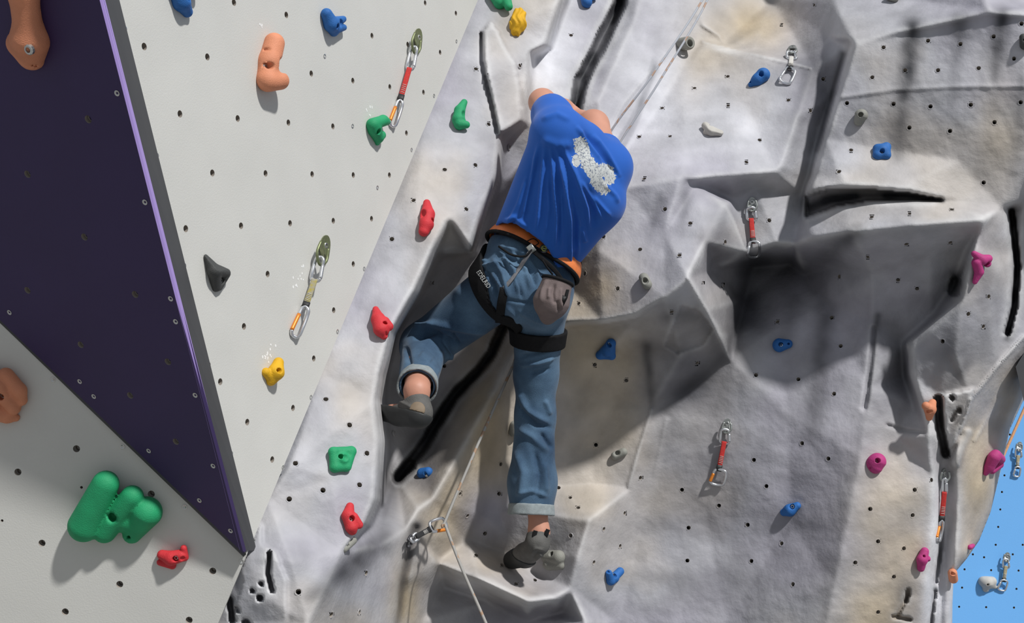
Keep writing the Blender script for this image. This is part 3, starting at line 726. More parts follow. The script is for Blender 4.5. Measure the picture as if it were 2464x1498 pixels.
# ------------------------------------------------------------------ bolt holes in the rock
rock_holes = [(1145, 166), (1251, 158), (1176, 299), (1070, 408), (1144, 397), (995, 482), (1226, 354), (784, 960), (943, 575), (1041, 680), (1122, 503),
    (1069, 880), (841, 1022), (711, 1114), (883, 1090), (777, 1179), (865, 1166), (696, 1200), (718, 1423), (881, 1378), (797, 1478), (865, 1472), (950, 1042),
    (1205, 1116), (1107, 1188), (1201, 1187), (1125, 1240), (1167, 1283), (1146, 1335), (1208, 1359), (1287, 1395), (1242, 1404), (1374, 85), (1751, 184), (1671, 212), (1752, 254),
    (1593, 260), (1538, 329), (1612, 328), (1828, 337), (1510, 382), (1796, 390), (1550, 430), (1881, 58), (1959, 13), (2126, 114), (2233, 98), (2311, 106), (2391, 88), (2458, 57), (1981, 190), (2099, 186),
    (2178, 169), (2257, 169), (2355, 164), (2440, 141), (1897, 241), (2038, 248), (2150, 250), (2239, 256), (2336, 252), (2456, 246), (1950, 266), (2188, 307), (2286, 315), (2393, 294), (2048, 361), (2019, 413), (2367, 439),
    (1493, 503), (1600, 503), (1661, 537), (1452, 569), (1540, 600), (1635, 614), (1407, 658), (1486, 694), (1392, 730), (1851, 530), (1745, 582), (1691, 678), (1741, 687), (1616, 750), (1431, 877), (1507, 915), (1677, 873), (1819, 902),
    (2088, 618), (2181, 587), (2287, 583), (2020, 665), (2161, 673), (2207, 694), (2001, 764), (2023, 832), (1871, 774), (1921, 912), (2007, 947), (2379, 713), (2330, 755), (2366, 785), (2268, 821), (2097, 522), (2189, 514), (2290, 504),
    (1434, 1070), (1814, 1106), (1641, 1178), (1844, 1169), (1730, 1216), (1657, 1269), (1799, 1262), (1881, 1307), (1654, 1348), (1808, 1349), (1541, 1149), (1503, 1234), (1453, 1272), (1492, 1313), (1429, 1352), (1373, 1288), (1372, 1197), (1391, 1221), (1344, 1173),
    (1930, 1066), (1993, 1103), (1908, 1405), (2201, 1178), (2094, 1224), (2196, 1239), (2113, 1302), (2175, 1319), (2058, 1353), (2151, 1387), (2113, 1472), (2241, 1154)]

# outer silhouette of the rock on the right
sil = [(-400, 2900), (500, 2720), (700, 2600), (850, 2500), (960, 2464), (1030, 2431), (1110, 2413), (1230, 2384), (1300, 2356), (1345, 2325), (1372, 2302), (1400, 2294), (1450, 2292), (1800, 2288)]
xb = np.interp(gy, [s[0] for s in sil], [s[1] for s in sil])
edge_r = np.clip((xb[:, None] - PXg) / 26.0, 0, 1)
DEP = DEP + 0.10 * (1 - np.sqrt(np.clip(1 - (1 - edge_r) ** 2, 0, 1)))     # the edge rolls back
VX, VY = PXg.copy(), PYg.copy()
keep = PXg <= xb[:, None]
for j in range(NY):
    i = np.searchsorted(gx, xb[j])
    if i < NX:
        VX[j, i] = xb[j]; keep[j, i] = True
keep &= (PXg - (1150 - 625 * PYg / 1498.0)) > -50
# carve the holes: rim points pulled onto a circle, what lies inside is left out
dead = np.zeros((NY, NX), bool)
DSM = blur(DEP, 1.6)
def depth_at(px, py):
    fx = np.clip((px - GX0) / STEP, 0, NX - 1.001); fy = np.clip((py - GY0) / STEP, 0, NY - 1.001)
    i, j = int(fx), int(fy); tx, ty = fx - i, fy - j
    return float((DEP[j, i] * (1 - tx) + DEP[j, i + 1] * tx) * (1 - ty) + (DEP[j + 1, i] * (1 - tx) + DEP[j + 1, i + 1] * tx) * ty)
def smooth_at(px, py):
    fx = np.clip((px - GX0) / STEP, 0, NX - 1.001); fy = np.clip((py - GY0) / STEP, 0, NY - 1.001)
    i, j = int(fx), int(fy); tx, ty = fx - i, fy - j
    return float((DSM[j, i] * (1 - tx) + DSM[j, i + 1] * tx) * (1 - ty) + (DSM[j + 1, i] * (1 - tx) + DSM[j + 1, i + 1] * tx) * ty)
class RockSurf:
    def d(self, px, py): return depth_at(px, py)
    def pt(self, px, py): return cpt(px, py, depth_at(px, py))
    def normal(self, px, py, w=7):
        a = cpt(px + w, py, smooth_at(px + w, py)) - cpt(px - w, py, smooth_at(px - w, py))
        b = cpt(px, py - w, smooth_at(px, py - w)) - cpt(px, py + w, smooth_at(px, py + w))
        n = np.cross(a, b); n = n / np.linalg.norm(n)
        if n[2] < 0: n = -n
        if n[2] < 0.25: n = unit(n + np.array((0, 0, 0.35)))
        return n
ROCK = RockSurf()
hole_info = []
for (hx, hy) in rock_holes:
    nrm = ROCK.normal(hx, hy); d = depth_at(hx, hy)
    rr = 0.0072 / d * FPX                               # px
    # the circle, seen from the camera, is an ellipse: squeeze along the tilt
    tilt = np.array((nrm[0], -nrm[1])); tl = np.linalg.norm(tilt); sq = max(nrm[2], 0.35)
    tdir = tilt / tl if tl > 1e-6 else np.array((1.0, 0))
    i0, i1 = int((hx - 14 - GX0) / STEP), int((hx + 14 - GX0) / STEP) + 1
    j0, j1 = int((hy - 14 - GY0) / STEP), int((hy + 14 - GY0) / STEP) + 1
    for j in range(max(j0, 0), min(j1 + 1, NY)):
        for i in range(max(i0, 0), min(i1 + 1, NX)):
            v = np.array((gx[i] - hx, gy[j] - hy), float)
            a = v.dot(tdir); b = v - a * tdir
            q = math.hypot(a / sq, np.linalg.norm(b))
            if q < rr - 1.2: dead[j, i] = True
            elif q < rr + 2.6:
                k = rr / q
                VX[j, i] = hx + v[0] * k; VY[j, i] = hy + v[1] * k
    hole_info.append((hx, hy, nrm))
P_all = np.stack(((VX - CX) / FPX * DEP, -(VY - CY) / FPX * DEP, -DEP), axis=-1)
idx = np.arange(NX * NY).reshape(NY, NX)
q = np.stack((idx[:-1, :-1], idx[1:, :-1], idx[1:, 1:], idx[:-1, 1:]), axis=-1).reshape(-1, 4)
ok = (keep & ~dead).ravel()
q = q[ok[q].all(axis=1)]
W_all = c2w(P_all.reshape(-1, 3))
# skirt behind the free edge on the right
last = np.array([np.where(keep[j])[0].max() for j in range(NY)])
sk0 = idx[np.arange(NY), last]
back = P_all[np.arange(NY), last].copy(); back[:, 2] -= 0.9; back[:, 0] += 0.02
base = len(W_all)
W_all = np.vstack((W_all, c2w(back)))
sk = np.stack((sk0[:-1], sk0[1:], base + np.arange(1, NY), base + np.arange(NY - 1)), axis=-1)
faces = np.vstack((q, sk))
used = np.unique(faces)
remap = -np.ones(len(W_all), dtype=np.int64); remap[used] = np.arange(len(used))
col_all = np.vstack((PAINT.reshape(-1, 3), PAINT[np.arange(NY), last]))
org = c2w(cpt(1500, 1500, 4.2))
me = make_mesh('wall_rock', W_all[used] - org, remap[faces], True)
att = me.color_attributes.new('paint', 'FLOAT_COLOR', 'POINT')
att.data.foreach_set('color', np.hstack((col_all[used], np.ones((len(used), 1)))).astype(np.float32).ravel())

def rock_material(lip=False):
    m, nt, p = new_mat('moulded_rock_lip' if lip else 'moulded_rock')
    p.inputs['Roughness'].default_value = 0.62
    p.inputs['Specular IOR Level'].default_value = 0.35
    if lip:
        at = nt.nodes.new('ShaderNodeObjectInfo')
    else:
        at = nt.nodes.new('ShaderNodeAttribute'); at.attribute_name = 'paint'
    tc = nt.nodes.new('ShaderNodeTexCoord')
    n1 = nt.nodes.new('ShaderNodeTexNoise'); n1.inputs['Scale'].default_value = 9; n1.inputs['Detail'].default_value = 6
    nt.links.new(tc.outputs['Object'], n1.inputs['Vector'])
    mr = nt.nodes.new('ShaderNodeMapRange'); mr.inputs['To Min'].default_value = 0.84; mr.inputs['To Max'].default_value = 1.16
    mr.inputs['From Min'].default_value = 0.3; mr.inputs['From Max'].default_value = 0.7
    nt.links.new(n1.outputs['Fac'], mr.inputs['Value'])
    mx = nt.nodes.new('ShaderNodeVectorMath'); mx.operation = 'SCALE'
    nt.links.new(at.outputs['Color'], mx.inputs[0]); nt.links.new(mr.outputs['Result'], mx.inputs['Scale'])
    nt.links.new(mx.outputs['Vector'], p.inputs['Base Color'])
    n2 = nt.nodes.new('ShaderNodeTexNoise'); n2.inputs['Scale'].default_value = 55; n2.inputs['Detail'].default_value = 5; n2.inputs['Roughness'].default_value = 0.6
    nt.links.new(tc.outputs['Object'], n2.inputs['Vector'])
    b = nt.nodes.new('ShaderNodeBump'); b.inputs['Strength'].default_value = 0.35; b.inputs['Distance'].default_value = 0.006
    nt.links.new(n2.outputs['Fac'], b.inputs['Height']); nt.links.new(b.outputs['Normal'], p.inputs['Normal'])
    return m
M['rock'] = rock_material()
M['rock_lip'] = rock_material(True)
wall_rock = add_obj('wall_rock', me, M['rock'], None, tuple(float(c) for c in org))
tag(wall_rock, 'grey and tan moulded concrete rock face with black cracks and bolt holes', kind='structure')
for (hx, hy, nrm) in hole_info:
    _o = place_on('t_nut', nut_mesh(0.0072, 0.022, M['rock_lip']), cpt(hx, hy, smooth_at(hx, hy)), nrm, wall_rock)
    _c = PAINT[int(round((hy - GY0) / STEP)), int(round((hx - GX0) / STEP))]
    _o.color = (float(_c[0]), float(_c[1]), float(_c[2]), 1.0)
# added unseen dark shell behind the moulded sheet, so that no daylight comes through the bolt holes
_k4 = 4
_md = DEP.copy()
for _ in range(6):
    _p = np.pad(_md, 1, mode='edge')
    _md = np.maximum.reduce([_p[1:-1, 1:-1], _p[:-2, 1:-1], _p[2:, 1:-1], _p[1:-1, :-2], _p[1:-1, 2:]])
_ii = np.arange(0, NX, _k4); _jj = np.arange(0, NY, _k4)
_d = _md[np.ix_(_jj, _ii)] + 0.04
_x = PXg[np.ix_(_jj, _ii)]; _y = PYg[np.ix_(_jj, _ii)]
_in = (_x < np.interp(_y, [s[0] for s in sil], [s[1] for s in sil]) - 40) & ((_x - (1150 - 625 * _y / 1498.0)) > -40)
_P = np.stack(((_x - CX) / FPX * _d, -(_y - CY) / FPX * _d, -_d), -1).reshape(-1, 3)
_id = np.arange(_x.size).reshape(_x.shape)
_q = np.stack((_id[:-1, :-1], _id[1:, :-1], _id[1:, 1:], _id[:-1, 1:]), -1).reshape(-1, 4)
_q = _q[_in.ravel()[_q].all(axis=1)]
mesh_obj('light_block_shell', c2w(_P), _q, M['nut_black'], wall_rock, origin=org)
# ------------------------------------------------------------------ solid modelling: distance fields turned into meshes
def d_cap(P, a, b, ra, rb):
    a = np.asarray(a, np.float32); b = np.asarray(b, np.float32)
    ab = b - a; L2 = float(ab.dot(ab)) + 1e-12
    t = np.clip(((P - a) @ ab) / L2, 0, 1)
    q = P - a - t[:, None] * ab
    return np.sqrt((q * q).sum(axis=1)) - (ra + (rb - ra) * t)
def d_ell(P, c, axes, r):
    """ellipsoid: axes are three unit vectors, r the three radii"""
    q = (P - np.asarray(c, np.float32)) @ np.asarray(axes, np.float32).T / np.asarray(r, np.float32)
    k = np.sqrt((q * q).sum(axis=1))
    return (k - 1) * min(r)
def d_cyl(P, c, n, r):
    q = P - np.asarray(c, np.float32); n = np.asarray(n, np.float32)
    q = q - (q @ n)[:, None] * n
    return np.sqrt((q * q).sum(axis=1)) - r
def d_plane(P, c, n):
    return (P - np.asarray(c, np.float32)) @ np.asarray(n, np.float32)
def smin(a, b, k):
    h = np.clip(0.5 + 0.5 * (b - a) / k, 0, 1)
    return b + (a - b) * h - k * h * (1 - h)
def smax(a, b, k):
    return -smin(-a, -b, k)

def nets(f, lo, hi, h, block=4):
    """surface nets; f takes (n,3) points; only blocks near the surface are sampled finely"""
    lo = np.asarray(lo, float); hi = np.asarray(hi, float)
    nb = np.ceil((hi - lo) / (h * block)).astype(int) + 1
    n = nb * block
    cen = [lo[k] + (np.arange(nb[k]) + 0.5) * h * block - 0.5 * h for k in range(3)]
    C = np.stack(np.meshgrid(*cen, indexing='ij'), -1).reshape(-1, 3).astype(np.float32)
    v = f(C)
    near = np.abs(v) < h * block * 1.35
    V = np.repeat(np.repeat(np.repeat(v.reshape(nb), block, 0), block, 1), block, 2).astype(np.float32)
    ids = np.where(near)[0]
    bi = np.stack(np.unravel_index(ids, nb), -1) * block
    off = np.stack(np.meshgrid(*[np.arange(block)] * 3, indexing='ij'), -1).reshape(-1, 3)
    G = (bi[:, None, :] + off[None]).reshape(-1, 3)
    V[G[:, 0], G[:, 1], G[:, 2]] = f((lo + G * h).astype(np.float32))
    S = V < 0
    nx, ny, nz = S.shape
    cs = sum(S[a:nx - 1 + a, b:ny - 1 + b, c:nz - 1 + c].astype(np.int8) for a in (0, 1) for b in (0, 1) for c in (0, 1))
    act = (cs > 0) & (cs < 8)
    A = np.stack(np.where(act), -1)
    vid = -np.ones(act.shape, np.int64); vid[act] = np.arange(len(A))
    acc = np.zeros((len(A), 3)); cnt = np.zeros(len(A))
    corners = [(a, b, c) for a in (0, 1) for b in (0, 1) for c in (0, 1)]
    for p in corners:
        for axx in range(3):
            if p[axx] == 1: continue
            qq = list(p); qq[axx] = 1
            v0 = V[A[:, 0] + p[0], A[:, 1] + p[1], A[:, 2] + p[2]]
            v1 = V[A[:, 0] + qq[0], A[:, 1] + qq[1], A[:, 2] + qq[2]]
            m = (v0 < 0) != (v1 < 0)
            t = np.where(m, v0 / np.where(m, v0 - v1, 1), 0)
            pt = np.array(p, float)[None].repeat(len(A), 0); pt[:, axx] += t
            acc[m] += pt[m]; cnt[m] += 1
    verts = lo + (A + acc / cnt[:, None]) * h
    quads = []
    for axx in range(3):
        sl0 = [slice(0, s) for s in S.shape]; sl1 = list(sl0)
        sl0[axx] = slice(0, S.shape[axx] - 1); sl1[axx] = slice(1, S.shape[axx])
        a, b = S[tuple(sl0)], S[tuple(sl1)]
        E = np.stack(np.where(a != b), -1)
        u, w = [(1, 2), (2, 0), (0, 1)][axx]
        E = E[(E[:, u] > 0) & (E[:, w] > 0) & (E[:, u] < act.shape[u]) & (E[:, w] < act.shape[w])]
        inside_first = S[E[:, 0], E[:, 1], E[:, 2]]
        def cell(du, dw):
            q = E.copy(); q[:, u] -= du; q[:, w] -= dw
            return vid[q[:, 0], q[:, 1], q[:, 2]]
        Q = np.stack((cell(1, 1), cell(0, 1), cell(0, 0), cell(1, 0)), -1)
        Q[~inside_first] = Q[~inside_first][:, ::-1]
        quads.append(Q)
    F = np.vstack(quads)
    F = F[(F >= 0).all(axis=1)]
    return verts, F

def vnormals(V, F):
    n = np.cross(V[F[:, 2]] - V[F[:, 0]], V[F[:, 3]] - V[F[:, 1]])
    N = np.zeros_like(V)
    for k in range(4): np.add.at(N, F[:, k], n)
    return N / (np.linalg.norm(N, axis=1, keepdims=True) + 1e-12)

def relax(V, F, it=2, a=0.5):
    for _ in range(it):
        S = np.zeros_like(V); c = np.zeros(len(V))
        for k in range(4):
            i, j = F[:, k], F[:, (k + 1) % 4]
            np.add.at(S, i, V[j]); np.add.at(c, i, 1); np.add.at(S, j, V[i]); np.add.at(c, j, 1)
        V = V * (1 - a) + a * S / np.maximum(c, 1)[:, None]
    return V

def to_px(V):
    return CX + FPX * V[:, 0] / -V[:, 2], CY - FPX * V[:, 1] / -V[:, 2]

def fold(V, F, strokes, thresh=0.0, gain=1.5, width=0.82):
    """cloth folds: ridges (+) and creases (-) laid along strokes on the near side of a garment"""
    N = vnormals(V, F)
    x, y = to_px(V)
    wgt = np.clip((N[:, 2] - thresh) * 4, 0, 1)
    D = np.zeros(len(V))
    for path, w, amp in strokes:
        dd, tt = seg_dist(x, y, path)
        D += amp * gain * np.exp(-(dd / (w * width)) ** 2) * np.clip(np.sin(np.clip(tt, 0.02, 0.98) * math.pi) * 1.8, 0, 1)
    return V + N * (D * wgt)[:, None]

def ray_depth(f, px, py, d0=2.0, d1=6.0):
    """distance at which the sight line through a pixel meets a field"""
    d = d0
    r = np.array(((px - CX) / FPX, -(py - CY) / FPX, -1.0)); L = np.linalg.norm(r)
    for _ in range(160):
        v = float(f((r * d)[None].astype(np.float32))[0])
        if v < 0.0006: return d
        d += max(v, 0.0008) / L * 0.8
        if d > d1: return None
    return d

# ------------------------------------------------------------------ swept shapes
def tube_mesh(path, r, closed=False, seg=8, flat=None, ends=True):
    """a tube along camera-space points; flat=(w,t,side) sweeps a strap of that width and thickness instead"""
    P = np.asarray(path, float); n = len(P)
    T = np.zeros_like(P)
    for i in range(n):
        a = P[(i - 1) % n] if (closed or i > 0) else P[i]
        b = P[(i + 1) % n] if (closed or i < n - 1) else P[i]
        T[i] = unit(b - a)
    ref = np.array(flat[2], float) if flat else np.array((0.3, 0.2, 0.93))
    V = []
    u = None
    for i in range(n):
        if flat:
            s = ref - T[i] * ref.dot(T[i])
        else:
            s = (ref if u is None else u); s = s - T[i] * s.dot(T[i])
            if np.linalg.norm(s) < 1e-4: s = np.array((1.0, 0, 0)) - T[i] * T[i][0]
        s = unit(s); u = s
        w = np.cross(T[i], s)
        rr = r[i] if isinstance(r, (list, tuple, np.ndarray)) else r
        for k in range(seg):
            a = 2 * math.pi * (k + 0.5) / seg
            c, q = math.cos(a), math.sin(a)
            if flat:
                f = lambda z: math.copysign(abs(z) ** 0.45, z)
                V.append(P[i] + s * f(c) * flat[0] / 2 + w * f(q) * flat[1] / 2)
            else:
                V.append(P[i] + (s * c + w * q) * rr)
    F = []
    for i in range(n if closed else n - 1):
        j = (i + 1) % n
        for k in range(seg):
            l = (k + 1) % seg
            F.append((i * seg + k, i * seg + l, j * seg + l, j * seg + k))
    if not closed and ends:
        F.append(tuple(range(seg))[::-1]); F.append(tuple((n - 1) * seg + k for k in range(seg)))
    return np.array(V), F

def tube(name, path, r, material, parent=None, closed=False, seg=8, flat=None, origin=None):
    V, F = tube_mesh(path, r, closed, seg, flat)
    return mesh_obj(name, c2w(V), F, material, parent, origin=None if origin is None else c2w(origin))

def catmull(P, k=6, closed=False):
    P = np.asarray(P, float); n = len(P); out = []
    rngi = range(n) if closed else range(n - 1)
    for i in rngi:
        g = lambda j: P[j % n] if closed else P[min(max(j, 0), n - 1)]
        p0, p1, p2, p3 = g(i - 1), g(i), g(i + 1), g(i + 2)
        for s in range(k):
            t = s / k
            out.append(0.5 * ((2 * p1) + (-p0 + p2) * t + (2 * p0 - 5 * p1 + 4 * p2 - p3) * t * t + (-p0 + 3 * p1 - 3 * p2 + p3) * t ** 3))
    if not closed: out.append(P[-1])
    return np.array(out)
# ------------------------------------------------------------------ climbing holds
def hmat(name, c, rough=0.62):
    return mat(name, c, rough, var=0.14, scale=26, bump=0.35, bscale=420, spec=0.35)
M['h_orange'] = hmat('hold_orange', (0.70, 0.275, 0.150))
M['h_green'] = hmat('hold_green', (0.018, 0.330, 0.135))
M['h_blue'] = hmat('hold_blue', (0.022, 0.135, 0.420))
M['h_red'] = hmat('hold_red', (0.620, 0.035, 0.045))
M['h_yellow'] = hmat('hold_yellow', (0.720, 0.400, 0.010))
M['h_dark'] = hmat('hold_dark', (0.060, 0.062, 0.060))
M['h_grey'] = hmat('hold_grey', (0.270, 0.270, 0.240))
M['h_pale'] = hmat('hold_pale', (0.520, 0.500, 0.460))
M['h_pink'] = hmat('hold_pink', (0.480, 0.045, 0.210))

_bolt_me = {}
def bolt_mesh(r):
    """socket-head bolt: rounded head, hexagonal socket"""
    r = round(r, 4)
    if r in _bolt_me: return _bolt_me[r]
    n = 12; V, F, I = [], [], []
    prof = [(r, -0.006), (r, 0.0), (r * 0.86, 0.0018), (r * 0.55, 0.002), (r * 0.50, -0.004)]
    for (rr, z) in prof:
        for i in range(n):
            a = 2 * math.pi * i / n
            k = 1.0 if rr > r * 0.6 else (1.0 if i % 2 == 0 else 0.9)
            V.append((rr * k * math.cos(a), rr * k * math.sin(a), z))
    for k in range(4):
        for i in range(n):
            j = (i + 1) % n
            F.append((k * n + i, k * n + j, (k + 1) * n + j, (k + 1) * n + i)); I.append(0)
    F.append(tuple(range(4 * n, 5 * n))); I.append(1)
    me = make_mesh('bolt', V, F, False)
    me.materials.append(M['steel']); me.materials.append(M['nut_black'])
    me.polygons.foreach_set('material_index', I)
    _bolt_me[r] = me
    return me

def hold(label, material, surf, anchor, lobes, bores=(), dents=(), cuts=(), k=0.35, bolts=None, name='climbing_hold', group=None, ridges=None, studs=()):
    """lobes: chains of (px, py, h, r), h the height over the wall and r the radius, in picture pixels at that distance;
    bores: (px, py, r[, depth]) bolt holes sunk along the wall normal; dents: (px, py, h, r) scooped hollows;
    cuts: (px, py, h, (nx, ny, nz)) flat facets"""
    A = surf.pt(*anchor); N = surf.normal(*anchor); s = -A[2] / FPX
    def at(px, py, h):
        r = np.array(((px - CX) / FPX, -(py - CY) / FPX, -1.0))
        t = (N.dot(A) + h * s) / N.dot(r)
        return r * t
    chains = [[(at(p[0], p[1], p[2]), p[3] * s) for p in c] for c in lobes]
    rs = [q[1] for c in chains for q in c]
    kk = k * float(np.mean(rs))
    B = []
    D = [(at(d[0], d[1], d[2]), d[3] * s) for d in dents]
    Cn = [(at(c[0], c[1], c[2]), unit(c[3])) for c in cuts]
    Nf = N.astype(np.float32)
    def f0(P):
        v = None
        for c in chains:
            for i in range(max(1, len(c) - 1)):
                a = c[i]; b = c[i + 1] if len(c) > 1 else c[i]
                w = d_cap(P, a[0], b[0], a[1], b[1])
                v = w if v is None else smin(v, w, kk)
        for c, n in Cn: v = smax(v, d_plane(P, c, n), kk * 0.35)
        for c, r in D: v = smax(v, -(np.sqrt(((P - c.astype(np.float32)) ** 2).sum(1)) - r), kk * 0.45)
        return v
    for b in bores:                             # where the sight line meets the hold, then straight into the wall
        d = ray_depth(f0, b[0], b[1], -A[2] - 0.35, -A[2] + 0.2)
        T = cpt(b[0], b[1], d) if d is not None else at(b[0], b[1], 0.5 * lobes[0][0][3])
        B.append((T - N * max(0.55 * N.dot(T - A), 0.005), b[2] * s))
    def f(P):
        v = f0(P)
        if ridges is not None:
            u = (P - A.astype(np.float32))
            v = v - ridges[2] * s * np.sin(u[:, 0] / (ridges[0] * s) * 6.283 + 2 * np.sin(u[:, 1] / (ridges[1] * s) * 6.283))
        for (c, r) in B:
            dd = np.maximum(d_cyl(P, c, N, r), -d_plane(P, c, N))
            v = smax(v, -dd, 0.12 * r)
        return np.maximum(v, -d_plane(P, A - N * 0.006, Nf))
    allp = np.array([q[0] for c in chains for q in c]); rm = max(rs)
    lo = allp.min(0) - rm * 1.5; hi = allp.max(0) + rm * 1.5
    h = max(max(hi - lo) / 56, 0.0011)
    V, F = nets(f, lo, hi, h)
    o = mesh_obj(name, c2w(V), F, material, None, origin=c2w(A))
    tag(o, label, 'climbing hold', group or 'climbing holds bolted to the wall')
    for st in studs:                            # bolt heads standing proud of the hold
        d = ray_depth(f0, st[0], st[1], -A[2] - 0.35, -A[2] + 0.2)
        T = cpt(st[0], st[1], d if d is not None else -A[2])
        place_on('bolt', bolt_mesh(st[2] * s), T + N * 0.003, N, o)
    for i, (c, r) in enumerate(B):
        if bolts is None or i in bolts:
            place_on('bolt', bolt_mesh(r * 0.82), c + N * 0.0025, N, o)
    return o

H = hold
H('big orange pinch hold with a round steel bolt on the purple board', M['h_orange'], PURPLE, (68, 100), [[(44, -150, 20, 38), (56, -20, 22, 33), (66, 55, 22, 34)], [(72, 98, 18, 48), (76, 135, 6, 34)], [(50, 105, 6, 34)]],
  bores=[(77, 160, 5)], bolts=[], k=0.5, studs=[(71, 119, 13)])
H('blue hold cut by the top edge of the picture, left on the grey board', M['h_blue'], MAIN, (440, 5), [[(425, -40, 14, 26), (436, 5, 12, 22), (450, 28, 6, 14)], [(466, -18, 10, 14)]], dents=[(448, -6, 26, 12)], bores=[(428, 24, 4)], bolts=[], k=0.3)
H('orange two-lobed hold shaped like a thumb over a knob', M['h_orange'], MAIN, (648, 150), [[(660, 104, 16, 25), (648, 150, 14, 27), (642, 190, 14, 26)], [(645, 196, 20, 24), (674, 194, 30, 22)]], dents=[(676, 158, 34, 19)],
  bores=[(642, 118, 5), (653, 158, 8)], bolts=[1], k=0.4)
H('blue wedge hold with a silver bolt, near the top of the grey board', M['h_blue'], MAIN, (800, 55), [[(786, 34, 12, 14), (797, 58, 14, 19), (803, 76, 6, 12)], [(800, 56, 14, 16), (826, 46, 14, 8)], [(805, 68, 10, 15), (827, 66, 10, 8)]], dents=[(822, 56, 26, 10)], bores=[(815, 63, 6)], k=0.25)
H('green hooked hold touching a hanging carabiner', M['h_green'], MAIN, (908, 312), [[(897, 300, 12, 16), (922, 290, 18, 13), (930, 292, 18, 10)], [(900, 310, 10, 18), (910, 330, 8, 14), (908, 343, 3, 7)], [(918, 325, 10, 11)]], bores=[(914, 316, 6.5)], bolts=[], k=0.35)
H('dark grey triangular hold with a silver bolt', M['h_dark'], MAIN, (522, 655), [[(498, 618, 6, 8), (516, 650, 16, 17), (520, 690, 4, 12)], [(516, 650, 16, 17), (544, 656, 14, 11)], [(544, 660, 12, 10), (526, 690, 4, 10)]], bores=[(507, 619, 5), (536, 675, 7)], bolts=[1], dents=[(548, 678, 24, 9)], k=0.25,
  cuts=[(530, 640, 22, (0.75, 0.62, 0.25))])
H('yellow notched hold below a hanging quickdraw', M['h_yellow'], MAIN, (656, 895), [[(670, 872, 14, 13), (664, 895, 16, 20), (652, 916, 6, 12)], [(640, 895, 5, 11), (655, 910, 8, 14)]], bores=[(675, 891, 6)], dents=[(645, 872, 14, 11)], k=0.25)
H('large green hold of three swollen fingers', M['h_green'], LOWER, (272, 1235), [[(254, 1164, 44, 32), (203, 1264, 26, 39)], [(318, 1194, 38, 27), (252, 1278, 18, 28)], [(352, 1232, 26, 38), (318, 1284, 12, 23)], [(270, 1240, 10, 34), (320, 1250, 10, 34)]],
  bores=[(268, 1246, 11), (309, 1293, 5)], bolts=[], k=0.10)
H('small red angular hold under the green three-fingered hold', M['h_red'], LOWER, (414, 1342), [[(390, 1334, 8, 12), (412, 1342, 12, 18), (436, 1336, 12, 15)], [(442, 1318, 14, 8), (444, 1340, 8, 10)], [(385, 1352, 4, 8), (415, 1360, 4, 9)]], dents=[(414, 1316, 24, 13), (440, 1346, 26, 8)], bores=[(421, 1345, 7)], k=0.15)
H('orange lobed hold cut by the left edge of the picture', M['h_orange'], LOWER, (15, 955), [[(-30, 900, 24, 24), (0, 935, 30, 24), (32, 980, 16, 18)], [(14, 904, 22, 20), (44, 940, 20, 20), (52, 962, 12, 14)], [(-20, 985, 14, 28), (18, 1000, 8, 18), (38, 1004, 4, 10)]], bores=[(-2, 955, 9)], k=0.22)
# pillar
H('green hold at the top edge above the yellow hold', M['h_green'], ROCK, (1207, 5), [[(1195, -14, 12, 20), (1203, 6, 12, 16)], [(1215, -8, 20, 14), (1224, 16, 18, 10)]], k=0.3, dents=[(1212, 12, 30, 9)])
H('yellow ribbed oval hold under the green hold at the top', M['h_yellow'], ROCK, (1247, 55), [[(1249, 36, 7, 17), (1246, 58, 9, 19), (1242, 74, 5, 14)]], ridges=(13, 40, 1.3), k=0.4)
H('green crescent hold beside the split grey flake', M['h_green'], ROCK, (1108, 278), [[(1117, 246, 14, 8), (1106, 266, 14, 13), (1104, 288, 12, 16), (1106, 300, 8, 13)], [(1106, 298, 12, 14), (1122, 300, 16, 9)]], dents=[(1124, 274, 26, 13)], k=0.25)
H('long red hold on the grey rock left of the climber', M['h_red'], ROCK, (1025, 525), [[(1027, 488, 8, 9), (1029, 515, 14, 17), (1026, 540, 12, 17), (1020, 556, 8, 13)]], bores=[(1042, 528, 4.5)], bolts=[], dents=[(1013, 512, 24, 12)], k=0.3)
H('red hold with a pointed chalky top, above the raised foot', M['h_red'], ROCK, (917, 780), [[(904, 744, 5, 8), (910, 768, 14, 17), (918, 792, 14, 19), (924, 808, 6, 9)], [(925, 775, 16, 14), (936, 785, 12, 11)]], bores=[(926, 775, 5), (930, 801, 3)], bolts=[], k=0.3)
H('green blocky hold with a scooped pocket, low on the rock pillar', M['h_green'], ROCK, (823, 1105), [[(801, 1086, 9, 11), (845, 1085, 11, 12)], [(803, 1088, 10, 12), (806, 1122, 8, 13)], [(845, 1086, 11, 12), (834, 1122, 8, 12)], [(822, 1104, 10, 18)], [(806, 1124, 8, 12), (832, 1122, 8, 11)]], bores=[(822, 1097, 6)], bolts=[], dents=[(836, 1099, 32, 11)], k=0.4)
H('red hold with a folded cap, lowest on the rock pillar', M['h_red'], ROCK, (847, 1248), [[(842, 1218, 8, 10), (838, 1240, 12, 16), (846, 1268, 10, 15), (848, 1276, 6, 11)], [(850, 1245, 14, 13), (864, 1262, 12, 10)]], bores=[(848, 1246, 7)], dents=[(858, 1224, 22, 7)], k=0.22)
H('small grey oval plate hold below the lowest red hold', M['h_grey'], ROCK, (838, 1310), [[(828, 1320, 3, 9), (850, 1300, 3, 9)]], bores=[(838, 1310, 4)], k=0.5)
